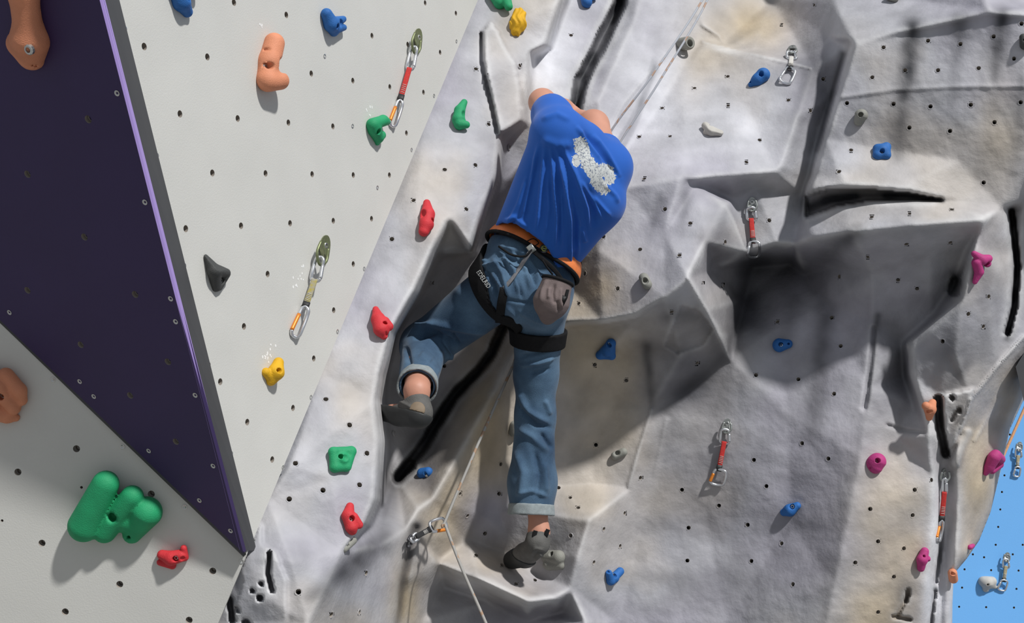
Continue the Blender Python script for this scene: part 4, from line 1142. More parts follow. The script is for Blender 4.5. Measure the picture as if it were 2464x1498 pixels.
# right-hand rock
H('blue hold cut by the top edge beside the black crack', M['h_blue'], ROCK, (1412, 6), [[(1410, -14, 10, 16), (1412, 6, 10, 13)], [(1428, -10, 12, 11)]], bores=[(1427, 2, 5)], bolts=[])
H('grey round tube-shaped hold beside the thin ropes', M['h_grey'], ROCK, (1650, 106), [[(1642, 106, 6, 16), (1656, 104, 26, 16)]], bores=[(1661, 103, 8)], bolts=[], k=0.2, cuts=[(1662, 102, 34, (0.5, 0.1, 0.86))])
H('blue teardrop hold beside the topmost quickdraw', M['h_blue'], ROCK, (1828, 190), [[(1836, 180, 12, 17), (1822, 192, 8, 14), (1807, 203, 3, 7)]], bores=[(1831, 176, 6), (1805, 196, 3)], bolts=[])
H('pale grey hold with two small holes, right of the ropes', M['h_pale'], ROCK, (1713, 312), [[(1697, 302, 8, 9), (1712, 314, 9, 13), (1732, 318, 7, 9)], [(1700, 318, 3, 8)]], bores=[(1711, 300, 4), (1722, 306, 2.5)], bolts=[], k=0.25, cuts=[(1713, 304, 14, (0.25, 0.75, 0.6))])
H('grey dome hold with one hole in the upper right', M['h_grey'], ROCK, (2070, 284), [[(2072, 278, 9, 16), (2066, 292, 6, 11)]], bores=[(2071, 275, 6)], bolts=[])
H('blue square hold below the grey dome hold', M['h_blue'], ROCK, (2122, 364), [[(2112, 358, 6, 11), (2133, 353, 6, 10)], [(2112, 373, 6, 11), (2133, 373, 6, 10)], [(2112, 358, 6, 11), (2112, 373, 6, 11)], [(2133, 353, 6, 10), (2133, 373, 6, 10)], [(2123, 364, 7, 17)]], bores=[(2123, 362, 5.5)], k=0.4)
H('grey oval ring hold right of the climber hip', M['h_grey'], ROCK, (1553, 678), [[(1549, 668, 9, 12), (1557, 684, 9, 12)]], bores=[(1552, 674, 6), (1549, 696, 2.6)], bolts=[], dents=[(1552, 672, 26, 11)], k=0.3)
H('blue three-cornered hold beside the climber right leg', M['h_blue'], ROCK, (1460, 845), [[(1470, 826, 9, 11), (1444, 854, 6, 10)], [(1470, 826, 9, 11), (1472, 856, 6, 9)], [(1444, 854, 6, 10), (1472, 856, 6, 9)], [(1462, 846, 10, 12)]], bores=[(1465, 832, 6)], k=0.4)
H('blue hold with two holes, in the middle of the right rock face', M['h_blue'], ROCK, (1883, 832), [[(1876, 830, 9, 17), (1896, 827, 7, 11)]], bores=[(1878, 827, 5.5), (1897, 826, 3)], bolts=[0], k=0.5)
H('pink jagged hold on the right pillar', M['h_pink'], ROCK, (2358, 640), [[(2344, 610, 9, 7), (2362, 625, 13, 13), (2378, 622, 14, 10)], [(2350, 632, 9, 12), (2356, 654, 9, 11), (2346, 678, 4, 6)], [(2376, 634, 12, 9)]], bores=[(2378, 634, 5)], bolts=[], dents=[(2382, 658, 14, 10)], k=0.2)
H('orange shell-shaped hold on the edge of the right pillar', M['h_orange'], ROCK, (2238, 986), [[(2244, 968, 7, 9), (2238, 984, 12, 14), (2236, 1004, 5, 8)], [(2228, 976, 8, 10)]], bores=[(2240, 990, 4)], bolts=[], k=0.4)
H('pink round hold with a silver bolt', M['h_pink'], ROCK, (2109, 1116), [[(2111, 1110, 8, 21), (2107, 1122, 4, 17)], [(2099, 1114, 4, 14)]], bores=[(2113, 1107, 6), (2095, 1125, 2.6)], bolts=[0], k=0.5)
H('pink wedge hold at the outer rim beside the blue wall', M['h_pink'], ROCK, (2390, 1114), [[(2396, 1094, 13, 13), (2408, 1104, 12, 11)], [(2392, 1100, 12, 15), (2380, 1124, 6, 12), (2372, 1138, 3, 6)], [(2404, 1116, 9, 11), (2388, 1132, 4, 8)]], k=0.3)
H('pink hold with a scooped side, below the lowest hanging quickdraw', M['h_pink'], ROCK, (2222, 1346), [[(2225, 1326, 9, 10), (2219, 1346, 11, 13), (2216, 1366, 7, 9)], [(2230, 1344, 9, 9)]], bores=[(2225, 1338, 3)], bolts=[], dents=[(2234, 1356, 16, 9)], k=0.3)
H('blue lens-shaped hold low on the right rock face', M['h_blue'], ROCK, (1902, 1226), [[(1886, 1232, 6, 9), (1900, 1227, 9, 14), (1918, 1216, 6, 9)]], bores=[(1905, 1219, 6)], k=0.5)
H('blue saddle hold at the bottom, right of the ledge', M['h_blue'], ROCK, (1478, 1386), [[(1465, 1378, 8, 8), (1470, 1396, 7, 11), (1492, 1374, 9, 10)], [(1478, 1390, 9, 12)]], bores=[(1480, 1384, 5), (1466, 1376, 3)], bolts=[0], k=0.3)
H('grey oval ring hold in the recess beside the right calf', M['h_grey'], ROCK, (1492, 1093), [[(1480, 1096, 7, 10), (1500, 1087, 7, 10)]], bores=[(1485, 1089, 5)], bolts=[], dents=[(1484, 1088, 18, 8)], k=0.4)
H('dull blue oval hold in the shade below the raised foot', M['h_blue'], ROCK, (1023, 1137), [[(1016, 1138, 5, 13), (1030, 1135, 5, 12)]], bores=[(1023, 1140, 4)], k=0.5)
H('grey blocky foothold under the standing foot', M['h_grey'], ROCK, (1330, 1346), [[(1316, 1338, 12, 15), (1344, 1340, 10, 17)], [(1322, 1356, 8, 16), (1350, 1360, 5, 10)]], bores=[(1325, 1332, 5.5)], bolts=[], k=0.3)
H('grey round hold mostly hidden behind the right trouser leg', M['h_grey'], ROCK, (1236, 1030), [[(1238, 1022, 9, 11), (1236, 1040, 9, 11)]], k=0.5)
H('orange ring hold on the rim beside the blue wall', M['h_orange'], ROCK, (2288, 1386), [[(2292, 1378, 6, 11), (2294, 1392, 6, 11)]], bores=[(2295, 1381, 4)], bolts=[], k=0.5)
H('pale grey half-disc hold on the blue wall', M['h_pale'], BLUE, (2374, 1406), [[(2366, 1398, 3, 12), (2386, 1398, 3, 12)], [(2374, 1402, 6, 15), (2372, 1416, 2, 8)], [(2396, 1412, 2, 4), (2384, 1406, 4, 10)]], bores=[(2378, 1406, 2.6)], k=0.4)
H('grey hold cut by the top edge above the right rock band', M['h_grey'], ROCK, (2148, -4), [[(2140, -8, 8, 9), (2154, -4, 8, 9)]], k=0.3)
H('dark hold cut by the right edge of the picture', M['h_dark'], ROCK, (2462, 100), [[(2462, 90, 8, 9), (2468, 106, 8, 14)]], bores=[(2466, 96, 4)], k=0.4)
H('tiny pink hold peeking past the rock rim against the blue wall', M['h_pink'], ROCK, (2330, 1316), [[(2334, 1316, 4, 6), (2341, 1312, 6, 5)]], k=0.5)
# ------------------------------------------------------------------ quickdraws
M['biner'] = mat('carabiner_metal', (0.72, 0.73, 0.75), 0.28, metal=0.85, var=0.1, scale=80)
M['gate_orange'] = mat('gate_orange', (0.75, 0.24, 0.03), 0.4, metal=0.3, var=0.1, scale=80)
M['gate_dark'] = mat('gate_dark', (0.10, 0.10, 0.11), 0.4, metal=0.5, var=0.1, scale=80)
M['hanger_brass'] = mat('hanger_olive', (0.24, 0.27, 0.14), 0.45, metal=0.6, var=0.3, scale=90)
M['hanger_steel'] = mat('hanger_steel', (0.42, 0.44, 0.42), 0.4, metal=0.75, var=0.25, scale=90)
M['sling_red'] = mat('sling_red', (0.60, 0.035, 0.030), 0.85, var=0.25, scale=160, bump=0.4, bscale=900)
M['sling_grey'] = mat('sling_grey', (0.33, 0.32, 0.30), 0.85, var=0.5, scale=120, bump=0.4, bscale=900, color2=(0.40, 0.33, 0.05))
M['sling_yellow'] = mat('sling_yellow', (0.55, 0.47, 0.30), 0.85, var=0.4, scale=160, bump=0.4, bscale=900)
M['sling_black'] = mat('sling_black', (0.025, 0.025, 0.027), 0.85, var=0.3, scale=160, bump=0.4, bscale=900)
M['keeper'] = mat('keeper_rubber', (0.016, 0.016, 0.017), 0.6, var=0.2, scale=90)
M['stitch'] = mat('stitching', (0.62, 0.60, 0.56), 0.9, var=0.2, scale=200)

def quickdraw(label, surf, pts, wid, sling, hanger, gate2, off=0.022, wid2=None, bent=False, size=1.0, hsize=1.0):
    """pts: five picture points: bolt, top of upper carabiner, its foot / sling start, sling end, foot of lower carabiner;
    wid: half width of the carabiners in pixels as seen"""
    b0 = surf.pt(*pts[0]); N = surf.normal(*pts[0]); s = -b0[2] / FPX
    root = empty('quickdraw', c2w(b0)); tag(root, label, 'quickdraw', 'quickdraws hanging from bolt hangers')
    end = surf.pt(*pts[4]); d0 = -b0[2]
    d1 = min(-end[2] - 0.012, d0 - off + 0.10)
    L = [math.hypot(p[0] - pts[0][0], p[1] - pts[0][1]) for p in pts]
    def at(px, py, dz=0.0):
        t = min(1.0, math.hypot(px - pts[0][0], py - pts[0][1]) / L[4])
        return cpt(px, py, min((d0 - off) * (1 - t) + d1 * t, surf.d(px, py) - 0.012) - dz)
    w2 = wid if wid2 is None else wid2
    # hanger: a bent plate with an eye, held by a hexagonal bolt
    n = 22
    up = unit(at(*pts[0]) - at(*pts[4])); up = unit(up - N * up.dot(N)); sd = np.cross(up, N)
    q = 0.024 * size * hsize
    prof = [(math.cos(2 * math.pi * i / n), math.sin(2 * math.pi * i / n)) for i in range(n)]
    V = []; F = []
    for zz in (0.001, 0.0045):
        for (c, t) in prof:
            V.append(b0 + sd * c * q * 0.62 + up * (t * q * 0.95 + q * 0.10) + N * (zz + max(0, -t) * 0.010))
    F.append(tuple(range(n))[::-1]); F.append(tuple(range(n, 2 * n)))
    F += [(i, (i + 1) % n, n + (i + 1) % n, n + i) for i in range(n)]
    hg = mesh_obj('hanger', c2w(np.array(V)), F, hanger, root, origin=c2w(b0), smooth=False)
    eye = catmull([at(*pts[1]) + sd * q * 0.5 + up * q * 0.9, at(*pts[1]) + sd * q * 0.62, at(*pts[1]) - up * q * 0.55, at(*pts[1]) - sd * q * 0.62, at(*pts[1]) - sd * q * 0.5 + up * q * 0.9], 5)
    tube('eye', eye, 0.0042 * size, hanger, hg)
    place_on('bolt', bolt_mesh(0.0085 * size), b0 + N * 0.006 + up * q * 0.3, N, hg)
    def biner(top, foot, half, flip, gmat):
        a, b = np.array(top, float), np.array(foot, float)
        t = unit(b - a); pr = np.array((-t[1], t[0])) * (1 if flip else -1); LL = np.linalg.norm(b - a)
        sp = lambda u, v, dz=0.0: at(*(a + t * u * LL + pr * v * half), dz)
        z = 0.004 * size
        outline = [sp(0.02, -0.2, z), sp(0.10, -0.85, z), sp(0.30, -1, 0), sp(0.70, -0.92, 0), sp(0.92, -0.75, -z), sp(1.0, -0.05, -z), sp(0.95, 0.75, -z), sp(0.82, 1.0, 0)]
        top_ = [sp(0.30, 0.66, 0), sp(0.12, 0.55, z), sp(0.04, 0.25, z)]
        sp_path = catmull(top_ + outline, 4)
        o = tube('carabiner', sp_path, 0.0050 * size, M['biner'], root)
        g = np.array([sp(0.82, 1.0, 0), sp(0.62, 0.88, 0), sp(0.30, 0.66, 0)])
        tube('gate', catmull(g, 3), 0.0056 * size, gmat, o)
        return o
    biner(pts[1], pts[2], wid, False, M['biner'])
    biner(pts[3], pts[4], w2, True, gate2)
    # sling
    a, b = np.array(pts[2], float), np.array(pts[3], float)
    t = unit(b - a); pr = np.array((-t[1], t[0]))
    bow = 0.03 * np.linalg.norm(b - a) if bent else 0.0
    ctr = [a - t * 5 * size, a * 0.75 + b * 0.25 + pr * bow, a * 0.5 + b * 0.5 + pr * bow, a * 0.25 + b * 0.75 + pr * bow * 0.5, b + t * 5 * size]
    path = catmull([at(*p, 0.003) for p in ctr], 4)
    side = unit(at(*(a + pr * 5)) - at(*a))
    so = tube('sling', path, 0, sling, root, seg=8, flat=(0.0165 * size, 0.0065 * size, side))
    for i in range(5):
        u = 0.50 + i * 0.065
        c = path[int(u * (len(path) - 1))]; 
        tube('stitching', [c - side * 0.006 * size + np.array((0, 0, 0.0040 * size)), c + side * 0.006 * size + np.array((0, 0, 0.0040 * size))], 0.0009 * size, M['stitch'], so, seg=5)
    kp = [path[-4], path[-1]]
    tube('keeper', kp, 0, M['keeper'], so, seg=8, flat=(0.0195 * size, 0.0105 * size, side))
    return root

quickdraw('red quickdraw with an orange gate on the grey board, near the arete', MAIN, [(1003, 98), (1000, 112), (984, 168), (963, 240), (944, 304)], 9, M['sling_red'], M['hanger_brass'], M['gate_orange'], off=0.045, hsize=1.7)
quickdraw('grey and yellow quickdraw over the yellow hold', MAIN, [(778, 600), (774, 618), (756, 676), (735, 736), (709, 810)], 12, M['sling_grey'], M['hanger_brass'], M['gate_orange'], off=0.045, hsize=1.7)
quickdraw('short pale quickdraw hanging beside the blue teardrop hold', ROCK, [(1906, 118), (1906, 124), (1904, 142), (1902, 162), (1888, 200)], 12, M['stitch'], M['hanger_steel'], M['biner'], wid2=15, size=1.0)
quickdraw('red quickdraw hanging at the corner of the overhang', ROCK, [(1810, 492), (1810, 498), (1808, 530), (1812, 580), (1814, 618)], 12, M['sling_red'], M['hanger_steel'], M['biner'], wid2=15)
quickdraw('red quickdraw with an orange gate low on the right rock face', ROCK, [(1749, 1024), (1748, 1032), (1742, 1066), (1730, 1128), (1726, 1166)], 12, M['sling_red'], M['hanger_steel'], M['gate_orange'], wid2=18)
quickdraw('red quickdraw hanging edge-on in the gully of the right pillar', ROCK, [(2272, 1142), (2274, 1150), (2272, 1188), (2266, 1250), (2258, 1302)], 5, M['sling_red'], M['hanger_steel'], M['gate_orange'], off=0.04)
quickdraw('upper of the two small quickdraws on the blue wall', BLUE, [(2453, 1074), (2452, 1078), (2450, 1100), (2448, 1122), (2446, 1146)], 8, M['sling_yellow'], M['hanger_steel'], M['biner'], size=1.1)
quickdraw('lower of the two small quickdraws, beside the pale half-disc hold', BLUE, [(2423, 1340), (2422, 1344), (2420, 1366), (2416, 1394), (2410, 1420)], 8, M['sling_yellow'], M['hanger_steel'], M['biner'], size=1.1, wid2=10)
quickdraw('dark quickdraw pulled sideways by the climbing rope', ROCK, [(984, 1302), (988, 1298), (1006, 1288), (1036, 1272), (1072, 1256)], 8, M['sling_black'], M['gate_dark'], M['gate_orange'], off=0.05, wid2=16)

# ------------------------------------------------------------------ ropes
def rope_mat(name, a, b):
    m, nt, p = new_mat(name)
    p.inputs['Roughness'].default_value = 0.85
    tc = nt.nodes.new('ShaderNodeTexCoord'); v = nt.nodes.new('ShaderNodeTexVoronoi'); v.inputs['Scale'].default_value = 55
    nt.links.new(tc.outputs['Object'], v.inputs['Vector'])
    r = nt.nodes.new('ShaderNodeValToRGB'); r.color_ramp.interpolation = 'CONSTANT'
    r.color_ramp.elements[0].color = (*a, 1); r.color_ramp.elements[1].position = 0.72; r.color_ramp.elements[1].color = (*b, 1)
    nt.links.new(v.outputs['Color'], r.inputs['Fac']); nt.links.new(r.outputs['Color'], p.inputs['Base Color'])
    return m
M['rope_grey'] = rope_mat('rope_grey', (0.33, 0.32, 0.30), (0.36, 0.24, 0.16))
M['rope_pale'] = rope_mat('rope_pale', (0.46, 0.48, 0.52), (0.48, 0.33, 0.25))
M['rope_orange'] = mat('rope_orange', (0.72, 0.38, 0.20), 0.85, var=0.2, scale=90)
rk = lambda x, y, dz: cpt(x, y, ROCK.d(x, y) - dz)
_ro = [cpt(1285, 690, 4.02), cpt(1258, 800, 4.11), cpt(1236, 876, 4.10), cpt(1150, 1068, 3.92), cpt(1071, 1254, 3.80)]
tag(tube('climbing_rope', catmull(_ro[:3], 6).tolist()[:-1] + catmull([_ro[2], _ro[3], _ro[4], cpt(1072, 1264, 3.79), cpt(1112, 1368, 3.72), cpt(1170, 1500, 3.64), cpt(1262, 1720, 3.5)], 6).tolist(), 0.0046, M['rope_grey'], origin=cpt(1071, 1254, 3.80)),
    'grey climbing rope running from the climber through the dark quickdraw and down', 'rope')
tag(tube('hanging_rope', catmull([cpt(1790, -200, 4.30), cpt(1690, 0, 4.16), cpt(1570, 180, 4.08), cpt(1455, 345, 4.10), cpt(1478, 440, 4.04), cpt(1450, 540, 4.02), cpt(1380, 610, 4.0)], 8), 0.0036, M['rope_pale'], origin=cpt(1690, 0, 4.16)),
    'left strand of the two thin pale ropes above the climber', 'rope', 'pair of thin pale ropes')
tag(tube('hanging_rope', catmull([cpt(1775, -200, 4.33), cpt(1702, 0, 4.18), cpt(1590, 190, 4.10), cpt(1476, 375, 4.09), cpt(1488, 450, 4.03), cpt(1460, 545, 4.01), cpt(1388, 616, 4.0)], 8), 0.0036, M['rope_pale'], origin=cpt(1702, 0, 4.18)),
    'right strand of the two thin pale ropes, passing the grey tube hold', 'rope', 'pair of thin pale ropes')
tag(tube('orange_rope', [cpt(3020, -320, 5.6), cpt(2560, 760, 5.3), cpt(2464, 985, 5.2), cpt(2418, 1088, 5.15), cpt(2250, 1480, 5.05), cpt(2100, 1900, 5.0)], 0.0060, M['rope_orange'], origin=cpt(2464, 985, 5.2)),
    'orange rope slanting down past the pink wedge hold at the right edge', 'rope')
# ------------------------------------------------------------------ the climber
M['skin'] = mat('skin', (0.56, 0.27, 0.185), 0.55, var=0.12, scale=14, bump=0.08, bscale=240)
M['hair'] = mat('hair', (0.07, 0.045, 0.03), 0.7, var=0.4, scale=120, bump=0.6, bscale=300)
M['cuff'] = mat('denim_inside', (0.30, 0.34, 0.35), 0.85, var=0.22, scale=70, bump=0.4, bscale=700)
M['black_web'] = mat('black_webbing', (0.009, 0.009, 0.010), 0.8, var=0.3, scale=120, bump=0.4, bscale=700, spec=0.2)
M['leather'] = mat('orange_padding', (0.78, 0.210, 0.055), 0.55, var=0.25, scale=22, bump=0.2, bscale=200)
M['shoe_upper'] = mat('shoe_upper', (0.115, 0.112, 0.105), 0.75, var=0.35, scale=30, bump=0.3, bscale=300)
M['shoe_rubber'] = mat('shoe_rubber', (0.028, 0.030, 0.030), 0.6, var=0.3, scale=40)
M['shoe_tan'] = mat('shoe_tan', (0.22, 0.165, 0.11), 0.7, var=0.2, scale=40)
M['bag_cloth'] = mat('bag_cloth', (0.175, 0.135, 0.130), 0.85, var=0.22, scale=24, bump=0.35, bscale=500)
M['strap_grey'] = mat('strap_grey', (0.15, 0.15, 0.16), 0.8, var=0.3, scale=120)
M['print_white'] = mat('print_white', (0.62, 0.64, 0.63), 0.8, var=0.12, scale=60)
M['lime'] = mat('emblem_lime', (0.45, 0.50, 0.12), 0.6)

def denim():
    m, nt, p = new_mat('denim')
    p.inputs['Roughness'].default_value = 0.85
    p.inputs['Specular IOR Level'].default_value = 0.2
    tc = nt.nodes.new('ShaderNodeTexCoord')
    n = nt.nodes.new('ShaderNodeTexNoise'); n.inputs['Scale'].default_value = 7; n.inputs['Detail'].default_value = 6
    nt.links.new(tc.outputs['Object'], n.inputs['Vector'])
    r = nt.nodes.new('ShaderNodeValToRGB')
    r.color_ramp.elements[0].position = 0.34; r.color_ramp.elements[1].position = 0.70
    r.color_ramp.elements[0].color = (0.027, 0.058, 0.108, 1); r.color_ramp.elements[1].color = (0.098, 0.175, 0.265, 1)
    nt.links.new(n.outputs['Fac'], r.inputs['Fac'])
    n2 = nt.nodes.new('ShaderNodeTexNoise'); n2.inputs['Scale'].default_value = 420
    nt.links.new(tc.outputs['Object'], n2.inputs['Vector'])
    mx = nt.nodes.new('ShaderNodeMix'); mx.data_type = 'RGBA'; mx.blend_type = 'OVERLAY'; mx.inputs[0].default_value = 0.35
    nt.links.new(r.outputs['Color'], mx.inputs[6]); nt.links.new(n2.outputs['Fac'], mx.inputs[7])
    nt.links.new(mx.outputs[2], p.inputs['Base Color'])
    b = nt.nodes.new('ShaderNodeBump'); b.inputs['Strength'].default_value = 0.25; b.inputs['Distance'].default_value = 0.003
    nt.links.new(n2.outputs['Fac'], b.inputs['Height']); nt.links.new(b.outputs['Normal'], p.inputs['Normal'])
    return m
M['denim'] = denim()
M['shirt'] = mat('shirt_blue', (0.016, 0.110, 0.480), 0.75, var=0.10, scale=10, bump=0.15, bscale=600, spec=0.25)

def J(px, py, d):
    """a joint; the back leans out over the hips"""
    if d < 4.0 and px > 1150:
        d = d + float(np.interp(py, [250, 420, 590, 740, 860], [-0.03, -0.03, 0.05, 0.05, 0.0]))
    return cpt(px, py, d)
g_cam = unit(-np.array((RGT[2], UPV[2], -FWD[2])))          # down, in camera axes
LH, RH = J(1222, 680, 3.86), J(1300, 700, 3.88)
LK, LA = J(1022, 832, 4.08), J(1003, 940, 3.74)
RK, RM, RC, RA = J(1290, 905, 4.03), J(1288, 1000, 4.04), J(1281, 1160, 4.02), J(1297, 1280, 3.99)
SP0, SP1 = J(1275, 630, 3.90), J(1385, 415, 3.89)
LS, RS = J(1345, 318, 3.79), J(1458, 402, 3.91)
LE, LW = J(1305, 246, 3.97), J(1352, 258, 4.17)
RE, RW = J(1428, 302, 4.06), J(1396, 288, 4.17)
def chain(P, v, pts, k):
    for a, b, ra, rb in pts:
        w = d_cap(P, a, b, ra, rb)
        v = w if v is None else smin(v, w, k)
    return v
Lp, Rp = J(1366, 262, 4.22), J(1386, 282, 4.21)
fingers = []
for i, (dx, dy) in enumerate([(0, 0), (6, 9), (11, 18), (15, 26)]):
    l = (0.95, 1.0, 0.95, 0.8)[i]
    a = J(1362 + dx * 0.6, 252 + dy, 4.22); b = a + np.array((0.020, 0.006, -0.035)) * l; c = b + np.array((0.020, -0.010, -0.020)) * l
    fingers += [(a, b, 0.0095, 0.0085), (b, c, 0.0085, 0.007)]
    a = J(1380 + dx * 0.5, 272 + dy, 4.22); b = a + np.array((-0.010, 0.012, -0.035)) * l; c = b + np.array((-0.022, -0.004, -0.022)) * l
    fingers += [(a, b, 0.0095, 0.0085), (b, c, 0.0085, 0.007)]
for a, b, c in [(J(1360, 270, 4.20), np.array((0.028, -0.022, -0.010)), np.array((0.020, -0.006, -0.020))), (J(1390, 294, 4.19), np.array((0.020, -0.012, -0.030)), np.array((-0.006, 0.008, -0.026)))]:
    fingers += [(a, a + b, 0.012, 0.010), (a + b, a + b + c, 0.010, 0.008)]
HEAD = J(1412, 412, 4.05)
body_parts = [
    (LH, RH, 0.085, 0.085), (SP0, SP1, 0.058, 0.092), (J(1240, 600, 3.86), J(1322, 638, 3.875), 0.070, 0.068), (LS, RS, 0.052, 0.050), (SP1, J(1412, 372, 3.93), 0.09, 0.06), (J(1412, 372, 3.93), J(1424, 388, 4.02), 0.055, 0.05),
    (LS, LE, 0.052, 0.040), (LE, LW, 0.040, 0.027), (LW, Lp, 0.026, 0.026), (J(1360, 256, 4.20), J(1374, 280, 4.22), 0.019, 0.016),
    (RS, RE, 0.050, 0.050), (RE, RW, 0.046, 0.030), (RW, Rp, 0.028, 0.026), (J(1382, 276, 4.21), J(1390, 298, 4.21), 0.019, 0.016),
    (LH, LK, 0.080, 0.055), (LK, J(1010, 890, 3.90), 0.055, 0.050), (J(1010, 890, 3.90), LA, 0.050, 0.036), (LA, J(1003, 985, 3.72), 0.036, 0.030), (J(1006, 990, 3.715), J(940, 984, 3.82), 0.028, 0.016),
    (RH, RK, 0.085, 0.055), (RK, RM, 0.052, 0.050), (RM, J(1292, 1200, 4.0), 0.048, 0.036), (J(1292, 1200, 4.0), RA, 0.034, 0.031), (RA, J(1292, 1310, 3.98), 0.031, 0.030), (J(1290, 1314, 3.98), J(1245, 1342, 4.11), 0.026, 0.016),
]
def f_body(P):
    v = chain(P, None, body_parts, 0.022)
    hd = d_ell(P, HEAD, (unit((1, 0.1, 0)), unit((-0.1, 1, 0.3)), unit((0.03, -0.3, 1))), (0.074, 0.105, 0.092))
    v = smin(v, hd, 0.02)
    fwd = unit((-0.25, 0.35, -1.0)); up_ = unit(np.array((0.1, 1, 0.3)) - fwd * np.dot((0.1, 1, 0.3), fwd)); sd_ = np.cross(fwd, up_)
    v = smin(v, d_cap(P, HEAD + fwd * 0.088 + up_ * 0.012, HEAD + fwd * 0.106 - up_ * 0.022, 0.009, 0.014), 0.012)      # nose
    for s in (-1, 1):
        v = smax(v, -(np.sqrt(((P - (HEAD + fwd * 0.094 + up_ * 0.016 + sd_ * 0.031 * s).astype(np.float32)) ** 2).sum(1)) - 0.013), 0.008)  # eye sockets
        v = smin(v, np.sqrt(((P - (HEAD + fwd * 0.080 + up_ * 0.015 + sd_ * 0.031 * s).astype(np.float32)) ** 2).sum(1)) - 0.012, 0.002)
        v = smin(v, d_ell(P, HEAD + sd_ * 0.077 * s, (fwd, up_, sd_), (0.020, 0.032, 0.010)), 0.006)                       # ears
    v = smin(v, d_cap(P, HEAD + fwd * 0.088 - up_ * 0.046 - sd_ * 0.02, HEAD + fwd * 0.088 - up_ * 0.046 + sd_ * 0.02, 0.009, 0.009), 0.008)   # mouth
    v = smin(v, d_cap(P, HEAD + fwd * 0.07 - up_ * 0.075, HEAD + fwd * 0.06 - up_ * 0.085, 0.02, 0.02), 0.02)             # chin
    for a, b, ra, rb in fingers:
        v = smin(v, d_cap(P, a, b, ra, rb), 0.004)
    return v
root = empty('person', c2w(J(1280, 1352, 4.08)))
tag(root, 'climber in a blue T-shirt and rolled blue jeans stretched across the rock, back to us', 'person')
def bounds(parts, m):
    A = np.array([q for p in parts for q in (p[0], p[1])]); r = max(max(p[2], p[3]) for p in parts)
    return A.min(0) - r - m, A.max(0) + r + m
def solid(name, f, lo, hi, h, material, parent, strokes=None, rel=1, gain=1.5):
    V, F = nets(f, lo, hi, h)
    if rel: V = relax(V, F, rel)
    if strokes: V = fold(V, F, strokes, gain=gain)
    return mesh_obj(name, c2w(V), F, material, parent, origin=c2w(np.asarray(V).mean(axis=0)))
lo, hi = bounds(body_parts, 0.05)
solid('body', f_body, lo, hi, 0.0062, M['skin'], root)
def f_hair(P):
    fwd = unit((-0.25, 0.35, -1.0))
    e = d_ell(P, HEAD + np.array((0, 0.006, 0.006)), (unit((1, 0.1, 0)), unit((-0.1, 1, 0.3)), unit((0.03, -0.3, 1))), (0.082, 0.113, 0.100))
    return smax(e, d_plane(P, HEAD + fwd * 0.028, unit(fwd - np.array((0, 0.8, 0)))), 0.01)
solid('hair', f_hair, HEAD - 0.14, HEAD + 0.14, 0.005, M['hair'], root)

# jeans
jean_parts = [
    (LH, RH, 0.100, 0.098), (J(1238, 606, 3.855), J(1322, 646, 3.875), 0.088, 0.084), (J(1228, 700, 3.82), J(1222, 680, 3.86), 0.088, 0.09), (J(1298, 725, 3.83), RH, 0.090, 0.09),
    (LH, LK, 0.096, 0.077), (LK, J(1004, 922, 3.80), 0.076, 0.058),
    (RH, J(1290, 900, 4.02), 0.094, 0.068), (J(1290, 900, 4.02), RM, 0.068, 0.062), (RM, RC, 0.062, 0.075), (RC, J(1278, 1246, 4.0), 0.075, 0.070)]
Lax = unit(J(1004, 925, 3.80) - LK); Lend = J(1004, 930, 3.785)
Rax = unit(J(1278, 1246, 4.0) - RC); Rend = J(1278, 1236, 4.0)
Wax = unit(unit(SP1 - SP0) + np.array((0, 0, -0.55))); Wend = J(1281, 618, 3.86)
def f_jouter(P): return chain(P, None, jean_parts, 0.03)
def f_jeans(P):
    v = f_jouter(P)
    nl, nr = P @ Lax.astype(np.float32), P @ Rax.astype(np.float32)
    left = np.sqrt(((P - LA.astype(np.float32)) ** 2).sum(1)) < 0.26
    v = np.where(left, smax(v, d_plane(P, Lend, Lax), 0.004), v)
    right = P[:, 1] < J(1280, 1050, 4.0)[1]
    right &= P[:, 0] > J(1150, 1200, 4.0)[0]
    v = np.where(right, smax(v, d_plane(P, Rend, Rax), 0.004), v)
    v = np.where(left & (d_plane(P, Lend, Lax) > -0.09), np.maximum(v, -(v + 0.014 + 0 * nl)) if False else np.maximum(v, -(d_cap(P, LK, Lend + Lax * 0.05, 0.062, 0.046))), v)
    v = np.where(right & (d_plane(P, Rend, Rax) > -0.12), np.maximum(v, -(d_cap(P, RC, Rend + Rax * 0.06, 0.061, 0.057))), v)
    return smax(v, d_plane(P, Wend, Wax), 0.006)
